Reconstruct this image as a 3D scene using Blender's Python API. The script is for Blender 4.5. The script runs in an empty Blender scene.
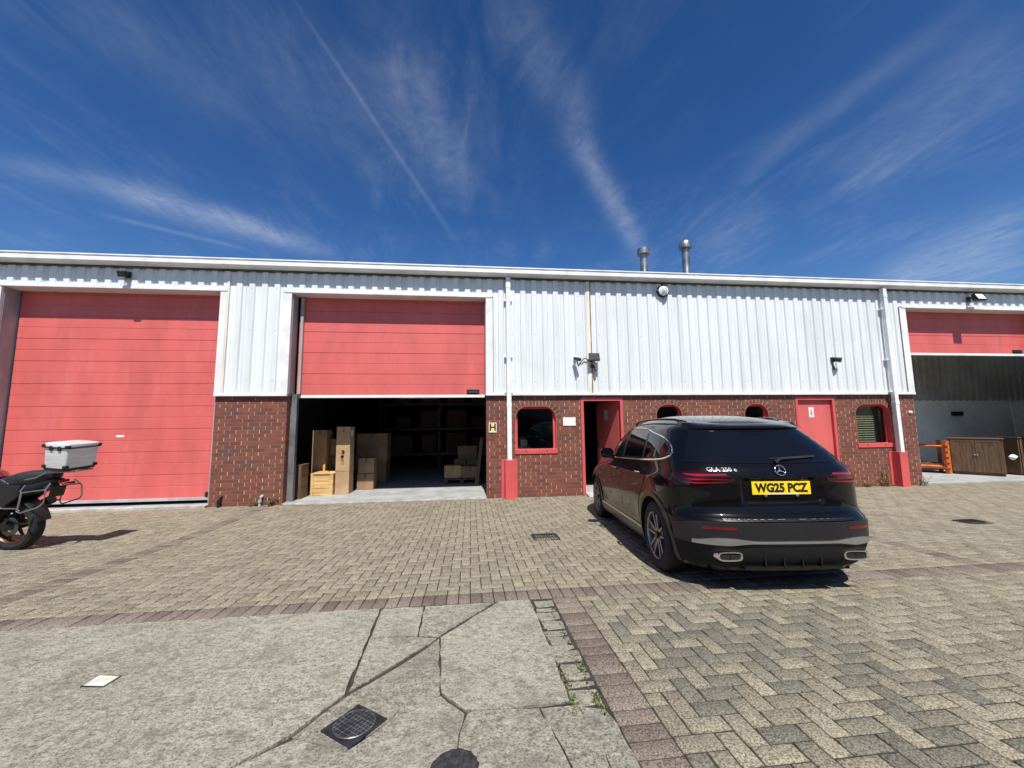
import bpy, bmesh, math, random
import numpy as np
from mathutils import Vector, Matrix
random.seed(7); RNG = np.random.default_rng(7)
SC = bpy.context.scene
COL = SC.collection
PI = math.pi
D = 8.574                      # facade plane Y
def rad(a): return math.radians(a)

def zg(Y):                     # yard rises gently away from the drain line
    t = 6.2 - Y
    if t > .4: return .045*t
    if t < -.4: return 0.0
    return .045*(t+.4)**2/1.6
# ------------------------------------------------------------------ materials
def new_mat(name):
    m = bpy.data.materials.new(name); m.use_nodes = True
    return m, m.node_tree, m.node_tree.nodes['Principled BSDF']
def N(nt, typ, **kw):
    n = nt.nodes.new(typ)
    for k, v in kw.items():
        if k.startswith('i_'):
            n.inputs[int(k[2:]) if k[2:].isdigit() else k[2:]].default_value = v
        else: setattr(n, k, v)
    return n
def math_(nt, op, a, b=None, c=None, clamp=False):
    n = nt.nodes.new('ShaderNodeMath'); n.operation = op; n.use_clamp = clamp
    for i, x in enumerate((a, b, c)):
        if x is None: continue
        if isinstance(x, (int, float)): n.inputs[i].default_value = x
        else: nt.links.new(x, n.inputs[i])
    return n.outputs[0]
def mixc(nt, fac, a, b, blend='MIX'):
    n = nt.nodes.new('ShaderNodeMix'); n.data_type = 'RGBA'; n.blend_type = blend
    for i, x in ((0, fac), (6, a), (7, b)):
        if isinstance(x, (int, float)): n.inputs[i].default_value = x
        elif isinstance(x, tuple): n.inputs[i].default_value = (*x[:3], 1)
        else: nt.links.new(x, n.inputs[i])
    return n.outputs[2]
def ramp(nt, fac, lo, hi):
    n = nt.nodes.new('ShaderNodeMapRange'); n.clamp = True
    n.interpolation_type = 'SMOOTHSTEP'
    nt.links.new(fac, n.inputs[0]); n.inputs[1].default_value = lo; n.inputs[2].default_value = hi
    return n.outputs[0]
def coords(nt, world=False, scale=(1,1,1)):
    if world: s = N(nt, 'ShaderNodeNewGeometry').outputs['Position']
    else: s = N(nt, 'ShaderNodeTexCoord').outputs['Object']
    mp = N(nt, 'ShaderNodeMapping'); mp.inputs['Scale'].default_value = scale
    nt.links.new(s, mp.inputs[0]); return mp.outputs[0]
def noise(nt, vec, scale, detail=4, rough=.6, dist=0):
    n = N(nt, 'ShaderNodeTexNoise'); n.inputs['Scale'].default_value = scale
    n.inputs['Detail'].default_value = detail; n.inputs['Roughness'].default_value = rough
    n.inputs['Distortion'].default_value = dist
    nt.links.new(vec, n.inputs['Vector']); return n.outputs['Fac']
def bump(nt, bs, h, strength=.4, dist=.01):
    b = N(nt, 'ShaderNodeBump'); b.inputs['Strength'].default_value = strength
    b.inputs['Distance'].default_value = dist
    nt.links.new(h, b.inputs['Height']); nt.links.new(b.outputs[0], bs.inputs['Normal'])
def mat(name, base, rough=.5, metal=0, var=.12, scale=6, coat=0, bmp=0, bscale=60, vary_to=None, stretch=(1,1,1), spec=.5):
    m, nt, bs = new_mat(name)
    v = coords(nt, scale=stretch)
    f = noise(nt, v, scale, 5)
    dark = vary_to or tuple(c*(1-var*2.2) for c in base)
    lite = tuple(min(1, c*(1+var*.6)) for c in base)
    c = mixc(nt, ramp(nt, f, .32, .68), dark, lite)
    nt.links.new(c, bs.inputs['Base Color'])
    bs.inputs['Roughness'].default_value = rough; bs.inputs['Metallic'].default_value = metal
    bs.inputs['Coat Weight'].default_value = coat; bs.inputs['Coat Roughness'].default_value = .03
    bs.inputs['Specular IOR Level'].default_value = spec
    if bmp: bump(nt, bs, noise(nt, v, bscale, 3), bmp, .004)
    return m
M = {}
RED = (.63, .098, .096)
M['red'] = mat('red_paint', RED, .45, var=.06, scale=1.6)
M['red_door'] = mat('red_door_paint', (.63, .125, .113), .5, var=.06, scale=2.2, bmp=.05, bscale=25, stretch=(1,1,.35))
M['white_trim'] = mat('white_trim', (.80, .82, .82), .45, var=.07, scale=3)
M['grey_jamb'] = mat('grey_jamb', (.42, .41, .42), .55, var=.14, scale=2, stretch=(1,1,.3))
M['cream'] = mat('cream_flashing', (.76, .74, .67), .5, var=.1, scale=4, vary_to=(.64,.55,.40), stretch=(2,2,.25))
M['rust'] = mat('rust_streak', (.42, .28, .12), .8, var=.3, scale=9, stretch=(1,1,.3))
M['steel'] = mat('flue_steel', (.42, .41, .39), .34, .85, var=.2, scale=5)
M['dark_steel'] = mat('dark_steel', (.10, .10, .09), .5, .6, var=.2)
M['black_plastic'] = mat('black_plastic', (.018, .018, .019), .45, var=.15)
M['lens'] = mat('lamp_lens', (.82, .82, .78), .15, var=.04)
M['pane_dark'] = None
M['concrete_floor'] = mat('floor_concrete', (.36, .37, .355), .75, var=.12, scale=2.5, bmp=.12, bscale=30)
M['step'] = mat('step_concrete', (.45, .44, .41), .85, var=.15, scale=5, bmp=.2)
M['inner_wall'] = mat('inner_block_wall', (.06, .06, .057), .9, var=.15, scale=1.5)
M['inner_pale'] = mat('inner_painted_wall', (.72, .73, .70), .8, var=.08, scale=1.2)
M['inner_sheet'] = mat('inner_sheeting', (.32, .33, .31), .6, var=.12, scale=1.2)
M['roof'] = mat('roof_sheet', (.13, .135, .14), .6, var=.15)
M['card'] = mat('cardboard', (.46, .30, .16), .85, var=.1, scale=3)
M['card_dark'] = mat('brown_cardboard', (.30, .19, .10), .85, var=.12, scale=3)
M['pine'] = mat('pine_board', (.66, .42, .17), .65, var=.16, scale=3, stretch=(1,1,6))
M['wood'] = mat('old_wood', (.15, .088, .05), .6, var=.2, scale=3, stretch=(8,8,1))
M['wood_mid'] = mat('mid_wood', (.135, .078, .042), .55, var=.2, scale=3, stretch=(8,8,1))
M['orange'] = mat('orange_paint', (.72, .17, .035), .5, var=.15)
M['white_cloth'] = mat('white_cloth', (.82, .82, .80), .9, var=.05)
M['grey_board'] = mat('grey_board', (.50, .52, .52), .7, var=.06)
M['paper'] = mat('paper_white', (.82, .82, .80), .7, var=.03)
M['sign_yellow'] = mat('sign_yellow', (.80, .68, .30), .5, var=.05)
M['ink'] = mat('black_ink', (.012, .012, .012), .5, var=.05)
M['iron'] = mat('cast_iron', (.028, .029, .034), .55, .3, var=.25, scale=25, bmp=.3, bscale=80)
M['iron_worn'] = mat('worn_iron', (.16, .16, .16), .45, .5, var=.3, scale=30)
M['charcoal'] = mat('rough_charcoal', (.030, .030, .034), .9, var=.35, scale=40, bmp=.8, bscale=90)
M['lid'] = mat('pale_lid', (.62, .60, .53), .75, var=.12, scale=12)
M['leaf'] = mat('weed_leaf', (.085, .12, .03), .6, var=.35, scale=20)
M['dry_leaf'] = mat('dry_weed', (.24, .20, .08), .7, var=.3, scale=20)
M['soil'] = mat('joint_soil', (.040, .034, .026), .95, var=.25, scale=14, bmp=.5)
# car
M['paint'] = mat('black_car_paint', (.0035, .0035, .0045), .3, var=.02, coat=.9, spec=.05)
M['paint'].node_tree.nodes['Principled BSDF'].inputs['Coat IOR'].default_value = 1.36
M['car_glass'] = mat('tinted_glass', (.004, .005, .008), .03, var=.02, spec=.34)
M['cabin_glass'] = mat('door_glass', (.016, .019, .018), .03, var=.3, scale=3, spec=.55)
M['gloss_black'] = mat('gloss_black_trim', (.007, .007, .007), .3, var=.02)
M['grey_plastic'] = mat('grey_bumper_plastic', (.012, .0125, .014), .42, var=.08)
M['chrome'] = mat('chrome', (.82, .83, .84), .10, 1, var=.02)
M['satin'] = mat('satin_silver', (.56, .57, .58), .28, .9, var=.05)
M['alloy'] = mat('alloy_rim', (.36, .36, .37), .3, .85, var=.05)
M['tyre'] = mat('tyre_rubber', (.013, .013, .013), .8, var=.2, scale=12)
M['under'] = mat('underbody', (.008, .008, .008), .9, var=.1)
M['badge'] = mat('badge_silver', (.36, .37, .38), .35, .4, var=.03)
M['tail_red'] = mat('tail_lamp_red', (.36, .008, .014), .25, var=.1, coat=.3)
M['tail_dark'] = mat('tail_lamp_dark', (.022, .001, .002), .12, var=.05, coat=.25)
M['reflector'] = mat('red_reflector', (.13, .006, .010), .2, var=.1)
M['plate_y'] = mat('yellow_plate', (.90, .62, .012), .35, var=.02)
M['plate_w'] = mat('plate_strip', (.75, .75, .70), .4, var=.05)
# bike
M['bike_black'] = mat('bike_black', (.012, .012, .013), .5, var=.1)
M['seat'] = mat('seat_vinyl', (.020, .020, .023), .55, var=.2, scale=30)
M['bike_red'] = mat('bike_dark_red', (.10, .008, .012), .2, var=.05, coat=1)
M['alu'] = mat('brushed_aluminium', (.78, .79, .80), .38, .35, var=.07, scale=4, stretch=(1,1,9))
M['tube'] = mat('grey_steel_tube', (.45, .45, .46), .3, .9, var=.08)
M['bronze'] = mat('dark_bronze_rim', (.12, .075, .05), .4, .7, var=.1)

def door_grime(m):          # faded patches and dry dirt runs on the red sectional doors
    nt = m.node_tree; bs = nt.nodes['Principled BSDF']; src = bs.inputs['Base Color'].links[0].from_socket
    pos = N(nt, 'ShaderNodeNewGeometry').outputs['Position']
    mp = N(nt, 'ShaderNodeMapping'); mp.inputs['Scale'].default_value = (1.6, 1, .5); nt.links.new(pos, mp.inputs[0])
    a = noise(nt, mp.outputs[0], 2.2, 6, .7); b = noise(nt, pos, 14, 4, .7)
    c = mixc(nt, math_(nt, 'MULTIPLY', ramp(nt, a, .5, .72), .30), src, (.70, .20, .20))
    c = mixc(nt, math_(nt, 'MULTIPLY', math_(nt, 'MULTIPLY', ramp(nt, a, .45, .25), ramp(nt, b, .5, .7)), .45), c, (.34, .075, .07))
    nt.links.new(c, bs.inputs['Base Color'])
door_grime(M['red_door'])

def glass_mat(name, tint, refl=1.0):
    m, nt, bs = new_mat(name)
    nt.nodes.remove(bs)
    out = nt.nodes['Material Output']
    tr = N(nt, 'ShaderNodeBsdfTransparent'); tr.inputs[0].default_value = (*tint, 1)
    gl = N(nt, 'ShaderNodeBsdfGlossy'); gl.inputs['Roughness'].default_value = .02
    fr = N(nt, 'ShaderNodeLayerWeight'); fr.inputs[0].default_value = .5
    wob = noise(nt, coords(nt), 1.6, 1)
    b = N(nt, 'ShaderNodeBump'); b.inputs['Strength'].default_value = .08; b.inputs['Distance'].default_value = .05
    nt.links.new(wob, b.inputs['Height']); nt.links.new(b.outputs[0], gl.inputs['Normal'])
    mx = N(nt, 'ShaderNodeMixShader')
    nt.links.new(math_(nt, 'MULTIPLY_ADD', math_(nt, 'POWER', fr.outputs['Facing'], 5), .8, .035*refl, clamp=True), mx.inputs[0])
    nt.links.new(tr.outputs[0], mx.inputs[1]); nt.links.new(gl.outputs[0], mx.inputs[2])
    nt.links.new(mx.outputs[0], out.inputs[0]); return m
M['glass'] = glass_mat('window_glass', (.72, .76, .75))

def translucent_mat():
    m, nt, bs = new_mat('added_panel_sheet'); nt.nodes.remove(bs)
    t = N(nt, 'ShaderNodeBsdfTranslucent'); t.inputs[0].default_value = (.22, .235, .23, 1)
    nt.links.new(t.outputs[0], nt.nodes['Material Output'].inputs[0]); return m
M['added_roof_panel'] = translucent_mat(); M['blind'] = mat('yellowed_blind', (.50, .46, .28), .6, var=.1)

def brick_mat():
    m, nt, bs = new_mat('red_brown_brick')
    pos = N(nt, 'ShaderNodeNewGeometry').outputs['Position']
    sp = N(nt, 'ShaderNodeSeparateXYZ'); nt.links.new(pos, sp.inputs[0])
    a = math_(nt, 'ADD', sp.outputs[0], sp.outputs[1]); z = sp.outputs[2]
    BW, BH = .2275, .0765
    zr = math_(nt, 'DIVIDE', z, BH); row = math_(nt, 'FLOOR', zr); zf = math_(nt, 'FRACT', zr)
    sh = math_(nt, 'MULTIPLY', math_(nt, 'MODULO', math_(nt, 'ADD', row, 100), 2), .5)
    ar = math_(nt, 'ADD', math_(nt, 'DIVIDE', a, BW), math_(nt, 'ADD', sh, 200))
    colm = math_(nt, 'FLOOR', ar); af = math_(nt, 'FRACT', ar)
    cv = N(nt, 'ShaderNodeCombineXYZ'); nt.links.new(row, cv.inputs[0]); nt.links.new(colm, cv.inputs[1])
    wn = N(nt, 'ShaderNodeTexWhiteNoise'); nt.links.new(cv.outputs[0], wn.inputs['Vector'])
    wn2 = N(nt, 'ShaderNodeTexWhiteNoise'); wn2.noise_dimensions = '4D'; nt.links.new(cv.outputs[0], wn2.inputs['Vector']); wn2.inputs['W'].default_value = 3.3
    c = mixc(nt, wn.outputs['Value'], (.140, .042, .028), (.235, .074, .045))
    c = mixc(nt, math_(nt, 'GREATER_THAN', wn2.outputs['Value'], .86), c, (.12, .052, .045))
    fine = noise(nt, pos, 70, 4, .7)
    c = mixc(nt, .25, c, mixc(nt, fine, (.06, .018, .013), (.24, .08, .052)))
    # pale wear patches low on the wall
    big = noise(nt, pos, 1.3, 4)
    c = mixc(nt, math_(nt, 'MULTIPLY', ramp(nt, big, .55, .75), .35), c, (.25, .115, .075))
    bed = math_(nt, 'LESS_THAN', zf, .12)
    perp = math_(nt, 'LESS_THAN', af, .055)
    vis = math_(nt, 'GREATER_THAN', wn2.outputs['Value'], .2)
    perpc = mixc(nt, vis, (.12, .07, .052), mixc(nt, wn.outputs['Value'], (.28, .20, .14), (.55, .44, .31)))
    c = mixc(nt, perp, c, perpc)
    c = mixc(nt, bed, c, mixc(nt, big, (.10, .058, .044), (.25, .16, .11)))  # bed mortar toned darker than perpends: recess shade put into the colour
    nt.links.new(c, bs.inputs['Base Color']); bs.inputs['Roughness'].default_value = .85
    hgt = math_(nt, 'SUBTRACT', 1.0, math_(nt, 'MAXIMUM', bed, perp))
    hgt = math_(nt, 'ADD', hgt, math_(nt, 'MULTIPLY', fine, .25))
    bump(nt, bs, hgt, .55, .008)
    return m
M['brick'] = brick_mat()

def clad_mat():
    m, nt, bs = new_mat('white_profiled_sheet')
    pos = N(nt, 'ShaderNodeNewGeometry').outputs['Position']
    mp = N(nt, 'ShaderNodeMapping'); mp.inputs['Scale'].default_value = (6, 1, .35); nt.links.new(pos, mp.inputs[0])
    st = noise(nt, mp.outputs[0], 1.0, 5, .65)
    blot = noise(nt, pos, .9, 4)
    c = mixc(nt, ramp(nt, st, .35, .75), (.74, .775, .785), (.62, .655, .66))
    c = mixc(nt, math_(nt, 'MULTIPLY', ramp(nt, blot, .5, .75), .3), c, (.56, .58, .56))
    # fastener dots in rows
    sp = N(nt, 'ShaderNodeSeparateXYZ'); nt.links.new(pos, sp.inputs[0])
    fx = math_(nt, 'SUBTRACT', math_(nt, 'FRACT', math_(nt, 'DIVIDE', math_(nt, 'ADD', sp.outputs[0], 50.9-.183), .509)), .5); fx = math_(nt, 'MULTIPLY', fx, .509)
    dots = None
    for zz in (2.55, 3.63, 4.55):
        dz = math_(nt, 'SUBTRACT', sp.outputs[2], zz); r2 = math_(nt, 'ADD', math_(nt, 'MULTIPLY', dz, dz), math_(nt, 'MULTIPLY', fx, fx)); k = math_(nt, 'LESS_THAN', r2, .00018); dots = k if dots is None else math_(nt, 'MAXIMUM', dots, k)
    c = mixc(nt, math_(nt, 'MULTIPLY', dots, .6), c, (.30, .31, .31))
    nt.links.new(c, bs.inputs['Base Color']); bs.inputs['Roughness'].default_value = .42
    return m
M['clad'] = clad_mat()

def paver_mat():
    m, nt, bs = new_mat('block_paving')
    at = N(nt, 'ShaderNodeAttribute'); at.attribute_name = 'rnd'
    sp = N(nt, 'ShaderNodeSeparateColor'); nt.links.new(at.outputs['Color'], sp.inputs[0])
    r, g, red = sp.outputs[0], sp.outputs[1], sp.outputs[2]
    pos = N(nt, 'ShaderNodeNewGeometry').outputs['Position']
    c = mixc(nt, r, (.185, .163, .124), (.255, .227, .170))
    # wear area with darker grey blocks on the near right
    wear = noise(nt, pos, .55, 3)
    dk = math_(nt, 'MULTIPLY', ramp(nt, math_(nt, 'ADD', math_(nt,'MULTIPLY',g,.75), math_(nt,'MULTIPLY',wear,.55)), .72, .95), .75)
    c = mixc(nt, dk, c, (.112, .108, .092))
    redc = mixc(nt, r, (.115, .090, .076), (.205, .168, .142))
    c = mixc(nt, red, c, redc)
    f1 = noise(nt, pos, 105, 4, .8); f2 = noise(nt, pos, 16, 4, .65)
    c = mixc(nt, .8, c, mixc(nt, ramp(nt, f1, .40, .60), (.14,.16,.16), (.88,.86,.82)), 'OVERLAY')
    c = mixc(nt, math_(nt, 'MULTIPLY', ramp(nt, f2, .5, .8), .4), c, (.10, .088, .066))
    # drip / oil stains
    oil = noise(nt, pos, 1.7, 3, .5, .4)
    c = mixc(nt, math_(nt, 'MULTIPLY', ramp(nt, oil, .62, .74), .35), c, (.085, .076, .060))
    nt.links.new(c, bs.inputs['Base Color']); bs.inputs['Roughness'].default_value = .9
    bs.inputs['Specular IOR Level'].default_value = .25
    bump(nt, bs, math_(nt,'ADD',f1,math_(nt,'MULTIPLY',f2,.6)), .5, .004)
    return m
M['paver'] = paver_mat()

def concrete_mat():
    m, nt, bs = new_mat('weathered_concrete')
    pos = N(nt, 'ShaderNodeNewGeometry').outputs['Position']
    at = N(nt, 'ShaderNodeAttribute'); at.attribute_name = 'rnd'
    sp = N(nt, 'ShaderNodeSeparateColor'); nt.links.new(at.outputs['Color'], sp.inputs[0])
    big = noise(nt, pos, 1.1, 5, .6); mid = noise(nt, pos, 9, 5, .7); fin = noise(nt, pos, 80, 5, .8)
    vor = N(nt, 'ShaderNodeTexVoronoi'); vor.inputs['Scale'].default_value = 55; nt.links.new(pos, vor.inputs['Vector'])
    c = mixc(nt, ramp(nt, big, .3, .7), (.285, .27, .212), (.395, .378, .302))
    c = mixc(nt, ramp(nt, mid, .5, .72), c, (.225, .213, .172))
    c = mixc(nt, math_(nt, 'MULTIPLY', ramp(nt, fin, .51, .59), .95), c, (.065, .062, .052))
    c = mixc(nt, math_(nt, 'MULTIPLY', ramp(nt, fin, .47, .38), .75), c, (.44, .375, .30))
    c = mixc(nt, math_(nt, 'MULTIPLY', math_(nt, 'LESS_THAN', vor.outputs['Distance'], .22), .3), c, (.36, .34, .28))
    hugep = noise(nt, pos, .75, 4, .55, .5); stn = noise(nt, pos, 2.6, 5, .65, 1.2)
    c = mixc(nt, math_(nt, 'MULTIPLY', ramp(nt, hugep, .5, .68), .45), c, (.40, .385, .31))
    c = mixc(nt, math_(nt, 'MULTIPLY', ramp(nt, stn, .56, .70), .42), c, (.155, .148, .124))
    c = mixc(nt, math_(nt, 'MULTIPLY', sp.outputs[0], .35), c, (.38, .36, .29))
    c = mixc(nt, math_(nt, 'MULTIPLY', sp.outputs[1], .45), c, (.11, .105, .085))
    mot = noise(nt, pos, 24, 4, .65); mo2 = noise(nt, pos, 5, 4, .6)
    c = mixc(nt, math_(nt, 'MULTIPLY', ramp(nt, mot, .50, .66), .55), c, (.135, .128, .105))
    c = mixc(nt, math_(nt, 'MULTIPLY', ramp(nt, mot, .47, .32), .5), c, (.46, .44, .36))
    c = mixc(nt, math_(nt, 'MULTIPLY', ramp(nt, mo2, .50, .68), .5), c, (.15, .143, .118))
    # hairline cracks
    wv = N(nt, 'ShaderNodeVectorMath'); wv.operation = 'ADD'
    nz = N(nt, 'ShaderNodeTexNoise'); nz.inputs['Scale'].default_value = 3; nt.links.new(pos, nz.inputs['Vector'])
    sc = N(nt, 'ShaderNodeVectorMath'); sc.operation = 'SCALE'; sc.inputs['Scale'].default_value = .35
    nt.links.new(nz.outputs['Color'], sc.inputs[0]); nt.links.new(pos, wv.inputs[0]); nt.links.new(sc.outputs[0], wv.inputs[1])
    v2 = N(nt, 'ShaderNodeTexVoronoi'); v2.feature = 'DISTANCE_TO_EDGE'; v2.inputs['Scale'].default_value = 1.15
    nt.links.new(wv.outputs[0], v2.inputs['Vector'])
    ck = math_(nt, 'MULTIPLY', math_(nt, 'LESS_THAN', v2.outputs['Distance'], .0045), ramp(nt, big, .60, .66))
    c = mixc(nt, math_(nt, 'MULTIPLY', ck, .45), c, (.05, .045, .038))
    nt.links.new(c, bs.inputs['Base Color']); bs.inputs['Roughness'].default_value = .95
    bs.inputs['Specular IOR Level'].default_value = .2
    lump = noise(nt, pos, 30, 3, .6)
    mid = math_(nt, 'ADD', math_(nt, 'MULTIPLY', mid, .7), math_(nt, 'MULTIPLY', lump, 1.3))
    h = math_(nt, 'ADD', math_(nt, 'MULTIPLY', mid, 1.6), math_(nt, 'ADD', fin, math_(nt, 'MULTIPLY', vor.outputs['Distance'], .4)))
    bump(nt, bs, math_(nt, 'ADD', h, math_(nt, 'MULTIPLY', mot, -1.5)), .7, .013)
    return m
M['concrete'] = concrete_mat()
M['ground'] = mat('far_tarmac', (.055, .055, .055), .95, var=.2, scale=.8)

# ------------------------------------------------------------------ mesh helpers
class MB:
    def __init__(s): s.v = []; s.f = []; s.m = []
    def add(s, vs, fs, mi=0):
        o = len(s.v); s.v += [tuple(p) for p in vs]
        for f in fs: s.f.append(tuple(i+o for i in f)); s.m.append(mi)
        return s
    def box(s, x0, x1, y0, y1, z0, z1, mi=0, rot=None, c=None):
        P = [Vector((x, y, z)) for x in (x0, x1) for y in (y0, y1) for z in (z0, z1)]
        if rot is not None:
            cc = Vector(c) if c is not None else Vector(((x0+x1)/2, (y0+y1)/2, (z0+z1)/2))
            P = [rot @ (p-cc) + cc for p in P]
        return s.add(P, [(0,1,3,2),(4,6,7,5),(0,4,5,1),(2,3,7,6),(0,2,6,4),(1,5,7,3)], mi)
    def tube(s, path, r, n=8, mi=0, close=False):
        P = [Vector(p) for p in path]; k = len(P); rings = []
        up0 = Vector((.13, .21, .97))
        for i, p in enumerate(P):
            a = P[i-1] if (i > 0 or close) else p
            b = P[(i+1) % k] if (i < k-1 or close) else p
            t = (b-a).normalized()
            x = t.cross(up0)
            if x.length < .05: x = t.cross(Vector((1, 0, 0)))
            x.normalize(); y = t.cross(x)
            rr = r[i] if isinstance(r, (list, tuple)) else r
            rings.append([p + x*math.cos(2*PI*q/n)*rr + y*math.sin(2*PI*q/n)*rr for q in range(n)])
        vs = [q for g in rings for q in g]; fs = []
        for i in range(k if close else k-1):
            for q in range(n):
                a, b = i*n+q, i*n+(q+1) % n; c_, d_ = ((i+1) % k)*n+(q+1) % n, ((i+1) % k)*n+q
                fs.append((a, b, c_, d_))
        if not close: fs += [tuple(range(n))[::-1], tuple((k-1)*n+q for q in range(n))]
        return s.add(vs, fs, mi)
    def lathe(s, prof, org, axis='Z', n=32, mi=0, cap=False):
        # prof: list of (r, h); axis direction
        o = Vector(org); vs = []; fs = []
        for r, h in prof:
            for q in range(n):
                a = 2*PI*q/n; cx, sx = r*math.cos(a), r*math.sin(a)
                d = {'Z': (cx, sx, h), 'X': (h, cx, sx), 'Y': (cx, h, sx)}[axis]
                vs.append(o+Vector(d))
        for i in range(len(prof)-1):
            for q in range(n):
                fs.append((i*n+q, i*n+(q+1) % n, (i+1)*n+(q+1) % n, (i+1)*n+q))
        if cap: fs += [tuple(range(n))[::-1], tuple((len(prof)-1)*n+q for q in range(n))]
        return s.add(vs, fs, mi)
    def loft(s, secs, mi=0, cap=True, closed=True):
        n = len(secs[0]); vs = [p for g in secs for p in g]; fs = []
        for i in range(len(secs)-1):
            for q in range(n if closed else n-1):
                fs.append((i*n+q, i*n+(q+1) % n, (i+1)*n+(q+1) % n, (i+1)*n+q))
        if cap and closed: fs += [tuple(range(n))[::-1], tuple((len(secs)-1)*n+q for q in range(n))]
        return s.add(vs, fs, mi)
    def prism(s, poly, fn0, fn1, mi=0):     # poly list of (a,b)
        n = len(poly); vs = [fn0(*p) for p in poly]+[fn1(*p) for p in poly]
        fs = [tuple(range(n))[::-1], tuple(range(n, 2*n))]+[(i, (i+1) % n, n+(i+1) % n, n+i) for i in range(n)]
        return s.add(vs, fs, mi)
    def build(s, name, mats, parent=None, smooth=False, bev=0, angle=35):
        me = bpy.data.meshes.new(name)
        off = Vector(parent.location) if (parent is not None and parent.get('_w')) else Vector()
        me.from_pydata([tuple(Vector(p)-off) for p in s.v], [], s.f)
        mats = mats if isinstance(mats, (list, tuple)) else [mats]
        for m in mats: me.materials.append(m)
        if len(mats) > 1: me.polygons.foreach_set('material_index', s.m)
        bm = bmesh.new(); bm.from_mesh(me); bmesh.ops.recalc_face_normals(bm, faces=bm.faces); bm.to_mesh(me); bm.free()
        return finish(me, name, parent, smooth, bev, angle)
def finish(me, name, parent=None, smooth=False, bev=0, angle=35):
    me.update()
    if smooth:
        me.polygons.foreach_set('use_smooth', [True]*len(me.polygons)); me.set_sharp_from_angle(angle=rad(angle))
    o = bpy.data.objects.new(name, me); COL.objects.link(o)
    if parent is not None: o.parent = parent
    if bev:
        b = o.modifiers.new('edge', 'BEVEL'); b.width = bev; b.segments = 2; b.limit_method = 'ANGLE'; b.angle_limit = rad(40)
    return o
def tag(o, label, cat, group=None):
    o['label'] = label; o['category'] = cat
    if group: o['group'] = group
    return o
def thing(name, label, cat, loc=(0,0,0), rot=None, group=None, world=True):
    o = bpy.data.objects.new(name, None); COL.objects.link(o); o.empty_display_size = .2
    o.location = loc
    if rot is not None: o.rotation_euler = rot
    if world: o['_w'] = 1
    return tag(o, label, cat, group)
def struct(o): o['kind'] = 'structure'; return o
def text_mesh(txt, size, bold=0.0, extrude=.001, align='CENTER'):
    cu = bpy.data.curves.new('t', 'FONT'); cu.body = txt; cu.size = size; cu.offset = bold; cu.extrude = extrude
    cu.align_x = align; cu.align_y = 'CENTER'; cu.resolution_u = 3
    ob = bpy.data.objects.new('t', cu); COL.objects.link(ob)
    dg = bpy.context.evaluated_depsgraph_get(); dg.update()
    me = bpy.data.meshes.new_from_object(ob.evaluated_get(dg))
    bpy.data.objects.remove(ob); bpy.data.curves.remove(cu)
    return me
def plane_poly(outer, holes=()):
    """filled 2D faces (list of coords, tris) with holes"""
    bm = bmesh.new(); es = []
    for lp in [outer, *holes]:
        vs = [bm.verts.new((a, b, 0)) for a, b in lp]
        es += [bm.edges.new((vs[i], vs[(i+1) % len(vs)])) for i in range(len(vs))]
    bmesh.ops.triangle_fill(bm, use_beauty=True, use_dissolve=False, edges=es)
    return bm
def wall_xz(name, m, parent, outer, holes, y0, y1):
    bm = plane_poly(outer, holes)
    r = bmesh.ops.extrude_face_region(bm, geom=bm.faces[:])
    for v in r['geom']:
        if isinstance(v, bmesh.types.BMVert): v.co.z = 1
    off = Vector(parent.location) if (parent is not None and parent.get('_w')) else Vector()
    for v in bm.verts: v.co = Vector((v.co.x, y0 if v.co.z < .5 else y1, v.co.y))-off
    bmesh.ops.recalc_face_normals(bm, faces=bm.faces)
    me = bpy.data.meshes.new(name); bm.to_mesh(me); bm.free(); me.materials.append(m)
    return finish(me, name, parent)
def round_top(x0, x1, z0, z1, r, n=8, lower=0.02):
    p = [(x0+lower, z0), (x1-lower, z0), (x1, z0+lower)]
    p += [(x1-r+r*math.cos(a), z1-r+r*math.sin(a)) for a in [PI/2*i/n for i in range(n+1)]]
    p += [(x0+r-r*math.sin(a), z1-r+r*math.cos(a)) for a in [PI/2*i/n for i in range(n+1)]]
    p += [(x0, z0+lower)]
    return p

# ------------------------------------------------------------------ ground
def grid_sheet(name, m, xs, ys, zoff):
    mb = MB(); vs = [(x, y, zg(y)+zoff) for y in ys for x in xs]; n = len(xs)
    mb.add(vs, [(j*n+i, j*n+i+1, (j+1)*n+i+1, (j+1)*n+i) for j in range(len(ys)-1) for i in range(n-1)])
    return struct(mb.build(name, m))
far = [-400, -100, -30, -17, 0, 24, 60, 120, 400]
mb = MB()
ysf = [-400, -60, -8, -3, 0, 2, 4, 5, 5.8, 6.0, 6.2, 6.4, 6.6, 7, 8, 9, 30, 100, 400]
def zfar(y): return (zg(max(y, -8)) if y < 20 else 0)-.05
n = len(far)
mb.add([(x, y, zfar(y)) for y in ysf for x in far], [(j*n+i, j*n+i+1, (j+1)*n+i+1, (j+1)*n+i) for j in range(len(ysf)-1) for i in range(n-1)])
struct(mb.build('ground', M['ground']))
grid_sheet('paving_bed', M['soil'], [-17, 0, 28], list(np.arange(-2.5, 8.7, .2)), -.0062)

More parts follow.
